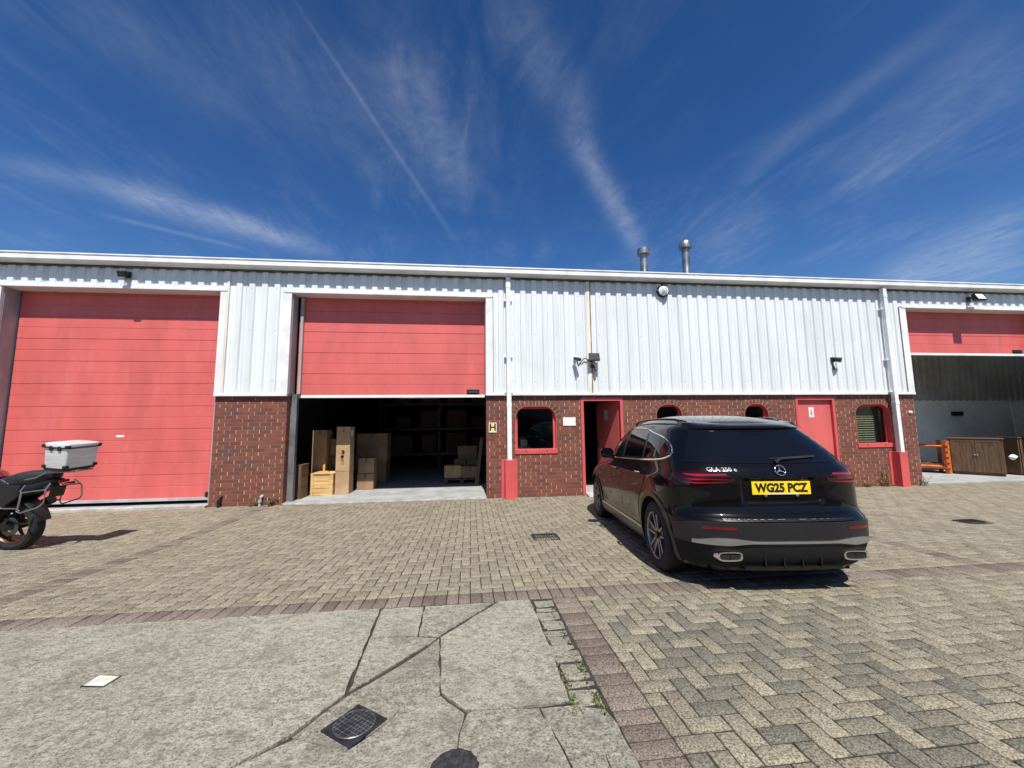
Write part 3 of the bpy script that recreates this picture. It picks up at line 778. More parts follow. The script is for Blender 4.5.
# entrance doors
def entrance(a, b, t, open_ang=None):
    fr = wall_xz('entrance_door', M['red'], B, [(a-.004, .0), (a+.058, 0), (a+.058, t-.07), (b-.058, t-.07), (b-.058, 0), (b+.004, 0), (b+.004, t+.004), (a-.004, t+.004)], [], D-.008, D+.11)
    def sub(mb, name, m, M4=None, **k):
        q = mb.build(name, m, None, **k); q.parent = fr
        if M4 is not None: q.data.transform(M4)
        for v in q.data.vertices: v.co -= Vector(B.location)
        return q
    # leaf in local coords: hinge at x=0, extends to -w along x; outer face y=0
    w = (b-a)-.122
    if open_ang is None: T = Matrix.Translation((b-.061, D+.06, .03))
    else: T = Matrix.Translation((b-.07, D+.105, .055)) @ Matrix.Rotation(-rad(open_ang), 4, 'Z')
    mb = MB(); mb.box(-w, 0, 0, .045, 0, t-.105 if open_ang is None else t-.13); sub(mb, 'leaf', M['red_door'], T, bev=.003)
    mb = MB(); hx = -w+.07
    mb.box(hx-.022, hx+.022, -.008, 0, .93, 1.12); mb.tube([(hx, -.008, 1.05), (hx, -.05, 1.05), (hx+.02, -.055, 1.05), (hx+.12, -.055, 1.045)], .010, 8); sub(mb, 'handle', M['chrome'], T, smooth=True)
    if open_ang is None:
        mb = MB(); mb.box(-w*.64, -w*.64+.13, -.004, 0, 1.66, 1.90); sub(mb, 'notice', M['paper'], T)
        mb = MB(); xc = -w*.64+.065
        mb.lathe([(.001, -.0065), (.024, -.0065), (.024, -.004)], (xc, 0, 1.835), 'Y', 16); mb.box(xc-.03, xc+.03, -.0065, -.004, 1.72, 1.80); mb.box(xc-.011, xc+.011, -.0065, -.004, 1.68, 1.72)
        sub(mb, 'notice_symbol', M['grey_jamb'], T)
    else:
        mb = MB(); mb.box(-w*.62, -w*.62+.14, -.004, 0, 1.62, 1.86); sub(mb, 'notice', M['grey_board'], T)
    return fr
entrance(*E1, open_ang=73)['label'] = 'left entrance with its red door standing open'
entrance(*E2)['label'] = 'right entrance with its red door shut'

# downpipes with red guards
def downpipe(x, yo, label):
    y = D-.056-yo
    mb = MB(); mb.box(x-.05, x+.05, y-.05, y+.05, .75, 4.945)
    for z in (4.4, 3.1, 2.3): mb.box(x-.09, x+.09, y, D-.012, z-.018, z+.018)
    for z in (4.72, 2.02): mb.box(x-.055, x+.055, y-.055, y+.055, z-.045, z+.045)
    o = mb.build('downpipe', M['white_trim'], B, bev=.008); o['label'] = label
    g = MB(); g.box(x-.105, x+.105, D-.20, D-.004, -.02, .83)
    q = g.build('pipe_guard', M['red'], None, bev=.006); q.parent = o
    for v in q.data.vertices: v.co -= Vector(B.location)
    g = MB(); g.box(x-.175, x-.106, D-.012, D-.002, 0, .83); g.box(x+.106, x+.175, D-.012, D-.002, 0, .83)
    q = g.build('guard_flange', M['red'], None); q.parent = o
    for v in q.data.vertices: v.co -= Vector(B.location)
downpipe(.85, .035, 'white downpipe between bay door and round cornered window')
downpipe(10.42, .09, 'white downpipe beside the open right bay')
# wall stubs on left pillar
for x, m, h, lb in ((-5.03, 'black_plastic', .20, 'short black pipe stub at foot of left brick pillar'), (-4.25, 'step', .19, 'short white bent pipe stub among weeds at brick pillar')):
    t = thing('pipe_stub', lb, 'pipe', (x, D-.05, 0)); mb = MB()
    mb.tube([(x, D-.05, -.02), (x, D-.05, h-.06), (x+.01, D-.045, h-.02), (x+.02, D-.02, h), (x+.02, D+.02, h)], .028, 12); mb.build('pipe', M[m], t, smooth=True)
    mb = MB(); mb.lathe([(.037, h-.12), (.037, h-.07)], (x, D-.05, 0), n=14, cap=True); mb.build('collar', M[m], t, smooth=True)

# ------------------------------------------------------------------ signs and fittings on the facade
def sign_box(name, label, cat, x0, x1, z0, z1, m, border=None, yo=0):
    t = thing(name, label, cat, ((x0+x1)/2, D, z0))
    mb = MB(); mb.box(x0, x1, D-.014-yo, D-yo-.001, z0, z1); mb.build('plate', M[m], t, bev=.002)
    return t
t = sign_box('unit_sign', 'small yellow sign with black letter H on the brick by the open bay', 'sign', .405, .575, 1.42, 1.635, 'sign_yellow')
me = text_mesh('H', .215, .006); me.transform(Matrix.Translation((.49, D-.0155, 1.527)) @ Matrix.Rotation(PI/2, 4, 'X'))
me.transform(Matrix.Translation(-Vector(t.location))); me.materials.append(M['ink']); finish(me, 'letter', t)
mb = MB()
for a, b, c, d in ((.405, .575, 1.42, 1.432), (.405, .575, 1.623, 1.635), (.405, .417, 1.432, 1.623), (.563, .575, 1.432, 1.623)): mb.box(a, b, D-.0165, D-.0135, c, d)
mb.build('border', M['plate_w'], t)
t = sign_box('blank_sign', 'blank white plate on brick between window and open red door', 'sign', 2.08, 2.37, 1.55, 1.735, 'paper')
mb = MB(); 
for x in (2.10, 2.35): mb.lathe([(.006, -.003), (.001, -.004)], (x, D-.015, 1.64), 'Y', 8)
mb.build('screw', M['dark_steel'], t)
t = thing('wall_light', 'tiny white round lamp on brick beside the right open bay', 'light', (10.98, D, 1.79))
mb = MB(); mb.lathe([(.035, 0), (.035, -.02), (.025, -.04), (.001, -.045)], (10.98, D-.002, 1.79), 'Y', 16); mb.build('lens', M['lens'], t, smooth=True)
mb = MB(); mb.lathe([(.042, 0), (.042, -.012), (.034, -.013)], (10.98, D-.001, 1.79), 'Y', 16); mb.build('base', M['white_trim'], t)

def floodlight(x, z, label, lit_w=.17, yo=.16, lens='lens', tilt=35, yaw=0):
    y = D-.05
    t = thing('floodlight', label, 'floodlight', (x, D, z))
    mb = MB(); mb.box(x-.05, x+.05, y-.02, y, z-.05, z+.09); mb.box(x-.02, x+.02, y-yo, y-.02, z+.03, z+.055); mb.build('bracket', M['black_plastic'], t, bev=.004)
    R = Matrix.Translation((x, y-yo, z)) @ Matrix.Rotation(rad(yaw), 4, 'Z') @ Matrix.Rotation(rad(tilt), 4, 'X')
    mb = MB(); w = lit_w/2
    mb.loft([[(-w, -.05, -w*.75), (w, -.05, -w*.75), (w, -.05, w*.75), (-w, -.05, w*.75)], [(-w, -.0, -w*.75), (w, 0, -w*.75), (w, 0, w*.75), (-w, 0, w*.75)], [(-w*.7, .06, -w*.45), (w*.7, .06, -w*.45), (w*.7, .06, w*.45), (-w*.7, .06, w*.45)]])
    for k in range(5): mb.box(-w*.6+k*w*.3-.004, -w*.6+k*w*.3+.004, .03, .075, -w*.5, w*.5)
    o = mb.build('housing', M['black_plastic'], None); o.data.transform(Matrix.Translation(-Vector(t.location)) @ R); o.parent = t
    mb = MB(); mb.box(-w*.86, w*.86, -.056, -.049, -w*.6, w*.6); o = mb.build('lens', M[lens], None); o.data.transform(Matrix.Translation(-Vector(t.location)) @ R); o.parent = t
    return t
floodlight(-7.06, 4.74, 'black floodlight under the eaves above the closed left bay door', .15, .13, 'cabin_glass', tilt=22)
t = floodlight(13.05, 4.72, 'black floodlight with white lens above the right open bay', .26, .2, tilt=-25)
floodlight(2.80, 3.09, 'black rectangular floodlight on the rusty cladding seam', .24, .1, 'black_plastic', tilt=-15)
t = thing('bulkhead_light', 'white octagonal bulkhead lamp with dark rim below the gutter', 'light', (4.57, D, 4.72))
mb = MB(); mb.lathe([(.15, 0), (.15, -.05), (.125, -.06), (.001, -.06)], (4.57, D-.05, 4.72), 'Y', 8); mb.build('rim', M['black_plastic'], t)
mb = MB(); mb.lathe([(.122, -.055), (.122, -.085), (.07, -.115), (.07, -.08)], (4.57, D-.05, 4.72), 'Y', 8); mb.build('bezel', M['white_trim'], t)
mb = MB(); mb.lathe([(.072, -.08), (.07, -.10), (.05, -.115), (.001, -.12)], (4.57, D-.05, 4.72), 'Y', 12); mb.build('lens', M['grey_board'], t, smooth=True)
mb = MB(); mb.tube([(4.57, D-.06, 4.86), (4.57, D-.06, 4.93)], .012, 8); mb.build('conduit', M['black_plastic'], t)
t = thing('security_camera', 'small dark camera with looping cable left of the rusty seam', 'camera', (2.39, D, 3.07))
mb = MB(); mb.lathe([(.035, 0), (.035, -.03), (.02, -.04)], (2.39, D-.045, 3.10), 'Y', 14, cap=True); mb.tube([(2.39, D-.08, 3.10), (2.39, D-.13, 3.07)], .012, 8); mb.build('mount', M['white_trim'], t)
mb = MB(); mb.tube([(2.36, D-.10, 3.08), (2.44, D-.26, 3.02)], [.036, .04], 14); mb.build('housing', M['black_plastic'], t, smooth=True)
mb = MB(); mb.tube([(2.42, D-.055, 3.09), (2.44, D-.06, 3.0), (2.46, D-.06, 2.93), (2.52, D-.06, 3.0), (2.58, D-.06, 3.07), (2.63, D-.06, 3.09), (2.68, D-.06, 3.05), (2.72, D-.06, 3.03), (2.77, D-.06, 3.0)], .011, 6); mb.build('cable', M['black_plastic'], t, smooth=True)
t = thing('motion_sensor', 'small black motion sensor under the floodlight on the seam', 'sensor', (2.80, D, 2.89))
mb = MB(); mb.box(2.74, 2.83, D-.10, D-.05, 2.87, 2.93); mb.build('base', M['black_plastic'], t, bev=.006)
mb = MB(); mb.tube([(2.81, D-.09, 2.87), (2.86, D-.13, 2.80)], [.02, .034], 12); mb.build('eye', M['black_plastic'], t, smooth=True)
t = thing('security_camera', 'black wall camera with hanging cable alone on right cladding', 'camera', (8.93, D, 3.08))
mb = MB(); mb.box(8.86, 8.95, D-.09, D-.048, 3.04, 3.16); mb.build('mount', M['black_plastic'], t, bev=.008)
mb = MB(); mb.tube([(8.93, D-.09, 3.11), (9.0, D-.2, 3.07)], [.05, .062], 16); mb.build('housing', M['black_plastic'], t, smooth=True)
mb = MB(); mb.tube([(8.90, D-.07, 3.05), (8.90, D-.07, 2.97), (8.905, D-.08, 2.88), (8.91, D-.08, 2.85)], [.014, .014, .026, .02], 10); mb.build('cable', M['black_plastic'], t, smooth=True)

# ------------------------------------------------------------------ weeds as plants
def weed(x, y, h, nl, label, seed, dry=.4):
    rg = random.Random(seed); t = thing('weed', label, 'weed', (x, y, zg(y)))
    st = MB(); lf = MB()
    for _ in range(nl):
        a = rg.uniform(0, 2*PI); L = h*rg.uniform(.4, 1); lean = rg.uniform(.2, .8)
        bx, by = x+rg.gauss(0, .04), y+rg.gauss(0, .02)-.01
        tip = Vector((bx+L*lean*math.cos(a), min(by+L*lean*math.sin(a)*.5, D-.02), zg(y)+L)); base = Vector((bx, by, zg(y)-.01))
        st.tube([base, (base+tip)/2+Vector((0, 0, .02)), tip], .0025, 4)
        for k in range(6):
            q = base.lerp(tip, rg.uniform(.25, 1)); a2 = rg.uniform(0, 2*PI); l = rg.uniform(.02, .05); up = rg.uniform(-.3, .8)
            d = Vector((math.cos(a2), math.sin(a2), up)).normalized(); s = d.cross(Vector((0, 0, 1))).normalized()*l*.35
            lf.add([q, q+d*l*.5+s, q+d*l, q+d*l*.5-s], [(0,1,2,3)], 1 if rg.random() < dry else 0)
    st.build('stems', M['dry_leaf'], t); lf.build('leaves', [M['leaf'], M['dry_leaf']], t)
weed(-4.35, D-.06, .16, 9, 'low green weed left of the white pipe stub', 1)
weed(-4.02, D-.06, .22, 14, 'bushy dry weed at right corner of the left brick pillar', 2, .7)
weed(10.05, D-.06, .40, 12, 'tall straggly weed growing beside the right pipe guard', 3, .5)
weed(11.02, D-.10, .26, 10, 'green weed at the corner of the right open bay', 4, .25)
weed(9.55, D-.05, .12, 6, 'small weed at the wall foot below the blinded window', 6, .4)

# ------------------------------------------------------------------ stored goods, left open bay
FZ = .028
def carton(x0, x1, y0, y1, z0, z1, label, m='card', rot=0, tape=True, group=None):
    c = ((x0+x1)/2, (y0+y1)/2, z0); t = thing('cardboard_box', label, 'box', c, group=group)
    R = Matrix.Rotation(rad(rot), 3, 'Z'); mb = MB(); mb.box(x0, x1, y0, y1, z0, z1, rot=R); mb.build('carton', M[m], t, bev=.006)
    if tape:
        mb = MB(); xm = (x0+x1)/2; mb.box(xm-.025, xm+.025, y0-.002, y1+.002, z1-.12, z1+.002, rot=R, c=((x0+x1)/2, (y0+y1)/2, z1-.06))
        if (z1-z0) > .9: mb.box(x0-.002, x1+.002, y0-.002, y1+.002, z0+.52, z0+.535, rot=R)
        mb.build('tape', M['card_dark'] if m == 'card' else M['wood_mid'], t)
    return t
def crate(x0, x1, y0, y1, z0, z1, label, m='pine', boards=3):
    t = thing('wooden_crate', label, 'crate', ((x0+x1)/2, (y0+y1)/2, z0)); mb = MB()
    mb.box(x0+.012, x1-.012, y0+.012, y1-.012, z0+.01, z1-.01)
    hb = (z1-z0)/boards
    for k in range(boards): mb.box(x0, x1, y0, y1, z0+k*hb+.004, z0+(k+1)*hb-.004)
    mb.build('boards', M[m], t, bev=.003)
    mb = MB()
    for x in (x0, x1-.06): mb.box(x+.001, x+.059, y0-.018, y0-.001, z0, z1+.001)
    mb.box(x0-.01, x1+.01, y0-.02, y1+.01, z1+.001, z1+.022); mb.build('battens', M[m], t, bev=.003)
    return t
crate(-3.62, -3.13, 9.40, 9.82, FZ, .50, 'pale pine crate standing in sun by the left bay jamb')
t = carton(-3.11, -2.80, 9.46, 9.80, FZ, 1.58, 'tall narrow cardboard carton, lower half in sunlight')
mb = MB(); mb.box(-2.80, -2.797, 9.52, 9.66, 1.36, 1.50); mb.build('label_sheet', M['paper'], t)
mb = MB(); rgq = random.Random(4)
for _ in range(14): 
    x = -2.96+rgq.gauss(0, .015); z = .85+rgq.uniform(-.15, .2); mb.box(x-.03, x+.03, 9.4585, 9.462, z-.02, z+.02, rot=Matrix.Rotation(rgq.uniform(-.5, .5), 3, 'Y'))
mb.build('smudge', M['card_dark'], t)
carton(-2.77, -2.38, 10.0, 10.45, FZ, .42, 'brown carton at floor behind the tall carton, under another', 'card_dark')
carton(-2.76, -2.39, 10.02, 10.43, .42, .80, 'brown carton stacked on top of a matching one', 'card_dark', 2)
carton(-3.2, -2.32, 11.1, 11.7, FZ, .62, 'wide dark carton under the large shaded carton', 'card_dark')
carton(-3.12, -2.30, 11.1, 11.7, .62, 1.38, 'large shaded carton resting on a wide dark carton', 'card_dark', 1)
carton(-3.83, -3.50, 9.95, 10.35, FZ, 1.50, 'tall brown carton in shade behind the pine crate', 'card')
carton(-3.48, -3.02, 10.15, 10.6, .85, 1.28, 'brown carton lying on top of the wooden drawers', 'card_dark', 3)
t = crate(-3.49, -2.98, 10.12, 10.6, FZ, .83, 'shaded wooden drawer unit between two tall cartons', 'wood_mid', 4)
crate(-3.98, -3.66, 9.0, 9.36, FZ, .74, 'dark timber box just inside the left bay jamb', 'wood', 3)
t = thing('timber_offcut', 'short upright timber offcut on the pine crate', 'timber', (-3.42, 9.6, .522)); mb = MB(); mb.box(-3.43, -3.385, 9.58, 9.62, .522, .70); mb.build('post', M['pine'], t, bev=.002)
mb = MB(); mb.box(-3.52, -3.30, 9.56, 9.64, .5225, .55); mb.build('foot', M['pine'], t, bev=.002)
# pallet with goods
def pallet(x, y, label, z=FZ):
    t = thing('wooden_pallet', label, 'pallet', (x, y, z)); mb = MB()
    for k in range(6): mb.box(x-.5+k*.172, x-.5+k*.172+.12, y-.5, y+.5, z+.115, z+.138)
    mb.build('deck', M['wood_mid'], t); mb = MB()
    for dx in (-.5, -.06, .38):
        mb.box(x+dx, x+dx+.12, y-.5, y+.5, z, z+.02); 
        for dy in (-.5, -.06, .38): mb.box(x+dx+.005, x+dx+.115, y+dy, y+dy+.12, z+.02, z+.10)
    for dy in (-.5, -.06, .38): mb.box(x-.5, x+.5, y+dy+.003, y+dy+.117, z+.10, z+.115)
    mb.build('bearers', M['wood_mid'], t)
pallet(-.22, 11.1, 'wooden pallet loaded with goods inside the left open bay')
carton(-.70, -.26, 10.68, 11.1, .167, .50, 'carton at left front of the loaded pallet', 'card', 1)
carton(-.24, .24, 10.66, 11.1, .167, .47, 'carton at right front of the loaded pallet', 'card_dark', -2)
carton(-.45, .22, 11.12, 11.56, .167, .62, 'wide carton at back of the loaded pallet', 'card_dark', 0)
carton(-.36, .18, 11.10, 11.5, .62, 1.0, 'carton stacked highest on the loaded pallet', 'wood_mid', 2)
t = thing('timber_plank', 'plank leaning at the right edge inside the left open bay', 'plank', (.3, 10.3, FZ)); mb = MB()
mb.add([(.10, 10.2, FZ), (.20, 10.2, FZ), (.34, 10.3, 1.25), (.26, 10.3, 1.25), (.10, 10.24, FZ), (.20, 10.24, FZ), (.34, 10.34, 1.25), (.26, 10.34, 1.25)], [(0,1,2,3), (7,6,5,4), (0,4,5,1), (1,5,6,2), (2,6,7,3), (3,7,4,0)]); mb.build('plank', M['wood_mid'], t)
# racking along the back
rk = thing('storage_rack', 'shadowy steel shelving across the back of the left open bay', 'shelving', (-1.2, 15.5, FZ))
for x in (-3.4, -1.2, 1.0):
    mb = MB()
    for y in (15.2, 16.0): mb.box(x-.04, x+.04, y-.04, y+.04, FZ, 3.4)
    mb.tube([(x, 15.2, .5), (x, 16.0, 1.3), (x, 15.2, 2.1), (x, 16, 2.9)], .015, 6); mb.build('upright', M['dark_steel'], rk)
for z in (.5, 1.45, 2.4, 3.3):
    mb = MB(); mb.box(-3.36, .96, 15.15, 16.05, z, z+.05); mb.box(-3.36, .96, 15.16, 15.2, z-.06, z-.001); mb.build('shelf', M['dark_steel'], rk)
k = 0
for z, lvl in ((.55, 'lowest'), (1.5, 'second'), (2.45, 'third')):
    for x, side in ((-2.6, 'left part'), (-1.6, 'left of middle'), (-.55, 'right of middle'), (.35, 'right end')):
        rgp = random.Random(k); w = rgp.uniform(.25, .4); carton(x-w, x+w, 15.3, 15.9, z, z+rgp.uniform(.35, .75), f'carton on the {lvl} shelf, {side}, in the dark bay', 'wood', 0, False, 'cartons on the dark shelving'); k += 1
t = thing('light_batten', 'long thin strip lamp hanging behind the half open red door', 'light', (-1.6, 12.2, 2.45)); mb = MB()
mb.box(-2.25, -.95, 12.16, 12.24, 2.45, 2.50); mb.build('body', M['white_trim'], t, bev=.004); mb = MB(); mb.tube([(-2.2, 12.2, 2.435), (-1.0, 12.2, 2.435)], .014, 8); mb.build('tube', M['lens'], t)
mb = MB()
for x in (-2.1, -1.1): mb.tube([(x, 12.2, 2.5), (x, 12.2, 5.35)], .004, 5)
mb.build('hanging_wire', M['dark_steel'], t)
# office bits seen through the first window
t = thing('office_desk', 'dim desk just inside the round cornered window by the open door', 'desk', (1.5, 9.9, FZ)); mb = MB()
mb.box(.95, 2.1, 9.6, 10.3, .72, .76); mb.build('top', M['wood_mid'], t)
for x in (1.0, 2.02):
    for y in (9.64, 10.22): mb = MB(); mb.box(x, x+.05, y, y+.05, FZ, .72); mb.build('leg', M['dark_steel'], t)
t = thing('paper_pile', 'white papers on the desk behind the window', 'papers', (1.35, 9.85, .76)); mb = MB()
mb.box(1.2, 1.5, 9.7, 9.95, .7605, 1.02); mb.build('sheets', M['grey_board'], t); mb = MB(); mb.box(1.28, 1.43, 9.74, 9.9, 1.021, 1.20); mb.build('box_file', M['paper'], t)

# ------------------------------------------------------------------ right bay goods
def cabinet(p0, p1, depth, h, label, doors=True, m='wood_mid'):
    a, b = Vector((*p0, 0)), Vector((*p1, 0)); dx = (b-a); L = dx.length; dx.normalize(); dy = Vector((-dx.y, dx.x, 0))
    t = thing('wooden_cabinet', label, 'cabinet', (*p0, FZ), world=False); ang = math.atan2(dx.y, dx.x); t.rotation_euler = (0, 0, ang)
    mb = MB(); mb.box(0, L, .015, depth, .06, h-.03); mb.box(.02, L-.02, .05, depth-.02, 0, .06); mb.build('carcass', M[m], t, bev=.004)
    mb = MB(); mb.box(-.02, L+.02, -.015, depth+.01, h-.03, h); mb.build('top', M['wood'], t, bev=.006)
    if doors:
        for k in range(2):
            mb = MB(); x0, x1 = .03+k*(L-.06)/2+.003, .03+(k+1)*(L-.06)/2-.003
            mb.box(x0, x1, -.004, .014, .09, h-.06); 
            for q in (x0, x1-.05): mb.box(q, q+.05, -.010, -.0045, .09, h-.06)
            for q in (.09, h-.11): mb.box(x0+.05, x1-.05, -.010, -.0045, q, q+.05)
            d = mb.build('door', M[m], t)
            mb = MB(); xk = x1-.02 if k == 0 else x0+.02
            mb.lathe([(.012, 0), (.016, -.02), (.001, -.03)], (xk, -.011, h*.55), 'Y', 10); o = mb.build('knob', M['chrome'], None); o.parent = d
    return t
cabinet((13.95, 10.0), (14.50, 9.16), .42, 1.04, 'brown two door wooden cabinet standing in the right bay')
cabinet((15.22, 9.30), (16.2, 9.16), .45, 1.06, 'second wooden cabinet at far right edge of the right bay', True, 'wood')
t = thing('steel_stillage', 'orange steel stillage frame beside the brown cabinet in the right bay', 'stillage', (13.3, 10.8, FZ)); 
c0, c1, c2, c3 = Vector((12.75, 11.15, 0)), Vector((13.86, 10.0, 0)), Vector((14.3, 10.5, 0)), Vector((13.2, 11.65, 0))
def bar(p, q, w, m, name, h=None):
    mb = MB(); d = (Vector(q)-Vector(p)); mb.tube([p, q], w, 4); mb.build(name, m, t)
for p, w in ((c0, .05), (c1, .075), (c2, .05), (c3, .05)): bar(p+Vector((0, 0, FZ)), p+Vector((0, 0, .98)), w, M['orange'], 'post')
for p, q in ((c0, c1), (c1, c2), (c2, c3), (c3, c0)):
    bar(p+Vector((0, 0, .22)), q+Vector((0, 0, .22)), .055, M['orange'], 'lower_rail'); bar(p+Vector((0, 0, .82)), q+Vector((0, 0, .82)), .03, M['orange'], 'upper_rail')
mb = MB(); mb.add([c0+Vector((0, 0, .26)), c1+Vector((0, 0, .26)), c2+Vector((0, 0, .26)), c3+Vector((0, 0, .26))]+[p+Vector((0, 0, .30)) for p in (c0, c1, c2, c3)], [(3,2,1,0), (4,5,6,7), (0,1,5,4), (1,2,6,5), (2,3,7,6), (3,0,4,7)]); mb.build('tray', M['wood'], t)
mb = MB()
for k in range(5):
    z = .2+k*.16; mb.box(c1.x-.10, c1.x-.02, c1.y-.10, c1.y-.04, z, z+.09, rot=Matrix.Rotation(rad(-46), 3, 'Z'))
mb.build('notched_plate', M['orange'], t)
t = thing('toolbox', 'dark toolbox lying in the orange stillage', 'toolbox', (13.4, 10.9, .30)); mb = MB(); mb.box(13.15, 13.6, 10.7, 11.0, .301, .62, rot=Matrix.Rotation(rad(-46), 3, 'Z')); mb.build('body', M['black_plastic'], t, bev=.01)
mb = MB(); mb.tube([(13.28, 10.95, .62), (13.30, 10.93, .70), (13.45, 10.78, .70), (13.47, 10.76, .62)], .012, 6); mb.build('handle', M['dark_steel'], t)
t = thing('white_rag', 'crumpled white cloth hanging between the two wooden cabinets', 'cloth', (14.66, 9.16, .45)); mb = MB(); rgc = random.Random(2)
vs = []; nu, nv = 9, 8
for i in range(nv):
    for j in range(nu):
        th = 2*PI*j/nu; r = .07*math.sin(PI*(i+.5)/nv)+.012*rgc.random(); vs.append((14.66+r*math.cos(th)*1.7+.02*i/nv, 9.10+r*math.sin(th)*.7, .50+.15*i/nv+rgc.gauss(0, .008)))
mb.add(vs, [(i*nu+j, i*nu+(j+1) % nu, (i+1)*nu+(j+1) % nu, (i+1)*nu+j) for i in range(nv-1) for j in range(nu)]+[tuple(range(nu)), tuple((nv-1)*nu+j for j in range(nu))]); mb.build('cloth', M['white_cloth'], t, smooth=True, angle=60)
t = thing('leaning_board', 'pale grey board leaning upright behind the second wooden cabinet', 'board', (18.1, 10.5, FZ)); mb = MB()
mb.add([(17.45, 10.6, FZ), (18.8, 10.2, FZ), (18.8, 10.5, 2.15), (17.75, 10.9, 2.15), (17.45, 10.63, FZ), (18.8, 10.23, FZ), (18.8, 10.53, 2.15), (17.75, 10.93, 2.15)], [(0,1,2,3), (7,6,5,4), (0,4,5,1), (1,5,6,2), (2,6,7,3), (3,7,4,0)]); mb.build('panel', M['grey_board'], t)
t = thing('switch_box', 'dark box high on the back wall of the right bay', 'switch box', (16.25, D+2.75, 1.72)); 
mb = MB(); mb.box(16.05, 16.45, D+2.68, D+2.75, 1.72, 1.86); mb.build('case', M['black_plastic'], t, bev=.01)
# unit added behind the viewpoint, across the yard, to darken reflections
OB = thing('industrial_building', 'unseen brick and grey clad unit added across the yard to darken reflections', 'building', (2, -15, 0))
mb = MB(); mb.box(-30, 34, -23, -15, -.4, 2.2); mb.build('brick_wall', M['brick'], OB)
mb = MB()
for k in range(128): mb.box(-30+k*.5, -29.7+k*.5, -15.04, -15.001, 2.2, 5.0)
mb.box(-30, 34, -23, -15.002, 2.201, 5.0); mb.build('cladding', M['inner_sheet'], OB)
mb = MB(); mb.add([(-30.2, -14.8, 5.0), (34.2, -14.8, 5.0), (34.2, -19, 6.2), (-30.2, -19, 6.2), (-30.2, -23.2, 5.0), (34.2, -23.2, 5.0)], [(0,1,2,3), (3,2,5,4), (0,3,4), (1,5,2)]); mb.build('roof', M['roof'], OB)
for x in (-20, -8, 6, 18):
    mb = MB(); mb.box(x, x+4, -15.06, -15.041, -.3, 4.2); mb.build('sectional_door', M['inner_wall'], OB)
# ------------------------------------------------------------------ car
def spl(tab):
    xs = np.array([t[0] for t in tab], float); ys = np.array([t[1] for t in tab], float)
    h = np.diff(xs); d = np.diff(ys)/h; m = np.zeros_like(ys); m[1:-1] = (d[:-1]*h[1:]+d[1:]*h[:-1])/(h[:-1]+h[1:]); m[0], m[-1] = d[0], d[-1]
    for i in range(len(d)):           # monotone limiter
        if d[i] == 0: m[i] = m[i+1] = 0; continue
        a, b = m[i]/d[i], m[i+1]/d[i]
        if a < 0: m[i] = 0
        if b < 0: m[i+1] = 0
        s = a*a+b*b
        if s > 9: q = 3/math.sqrt(s); m[i] = q*a*d[i]; m[i+1] = q*b*d[i]
    def f(x):
        x = min(max(x, xs[0]), xs[-1]); i = min(int(np.searchsorted(xs, x, 'right'))-1, len(d)-1); t = (x-xs[i])/h[i]
        return float((1+2*t)*(1-t)**2*ys[i]+t*(1-t)**2*h[i]*m[i]+t*t*(3-2*t)*ys[i+1]+t*t*(t-1)*h[i]*m[i+1])
    return f
cR0 = spl([(.20,.14),(.30,.07),(.38,.03),(.50,.0),(.60,.0),(.645,.012),(.665,.045),(.70,.07),(.78,.09),(.90,.095),(1.0,.10),(1.06,.115),(1.11,.16),(1.2,.24),(1.3,.335),(1.4,.435),(1.47,.51),(1.51,.60),(1.54,.74),(1.565,.95),(1.59,1.25),(1.605,1.5),(1.612,1.66)])
cW = spl([(.20,.855),(.28,.885),(.36,.897),(.45,.905),(.55,.912),(.65,.917),(.75,.917),(.85,.912),(.93,.905),(.99,.890),(1.04,.872),(1.09,.858),(1.14,.846),(1.2,.832),(1.3,.798),(1.4,.752),(1.47,.708),(1.51,.668),(1.54,.615),(1.565,.54),(1.59,.40),(1.605,.22),(1.612,.04)])
cF0 = spl([(.20,4.28),(.35,4.39),(.6,4.41),(.72,4.38),(.82,4.28),(.90,4.08),(.95,3.8),(.99,3.5),(1.03,3.32),(1.08,3.22),(1.2,3.06),(1.3,2.92),(1.4,2.75),(1.47,2.61),(1.51,2.50),(1.54,2.38),(1.565,2.22),(1.59,2.0),(1.605,1.78),(1.612,1.72)])
cLr = spl([(.2,.70),(.6,.72),(.9,.66),(1.0,.66),(1.1,.74),(1.2,.80),(1.45,.92),(1.51,.95),(1.565,.65),(1.59,.36),(1.605,.15),(1.612,.03)])
cNr = spl([(.2,3.3),(.6,3.3),(.95,3.5),(1.1,3.7),(1.45,3.5),(1.565,2.6),(1.612,2.2)])
cLf = spl([(.2,1.0),(.7,1.0),(.95,1.1),(1.1,.9),(1.45,.75),(1.565,.6),(1.59,.35),(1.605,.13),(1.612,.03)])
cNf = spl([(.2,2.8),(.95,2.8),(1.1,2.7),(1.612,2.2)])
def sstep(x, a, b): t = min(max((x-a)/(b-a), 0), 1); return t*t*(3-2*t)
def rear_mod(v, z):                     # plate recess and crease on the tailgate
    d = 0
    k = sstep(abs(v), .37, .33)*sstep(z, .775, .80)*sstep(z, .99, .965)
    d += .028*k
    d -= .010*math.exp(-((z-1.0)/.028)**2)*sstep(abs(v), .75, .3)
    return d
def side_mod(u, z):                     # haunch, swage line, rocker tuck
    d = .016*math.exp(-((u-.85)/.42)**2)*math.exp(-((z-.92)/.12)**2)
    d -= .020*math.exp(-((z-.50)/.13)**2)*sstep(u, 1.2, 1.5)*sstep(u, 3.2, 2.9)
    d += .006*math.exp(-((z-.955)/.018)**2)*sstep(u, .5, 1.0)*sstep(u, 3.6, 3.2)
    d += .010*math.exp(-((u-3.53)/.45)**2)*math.exp(-((z-.75)/.2)**2)
    return d
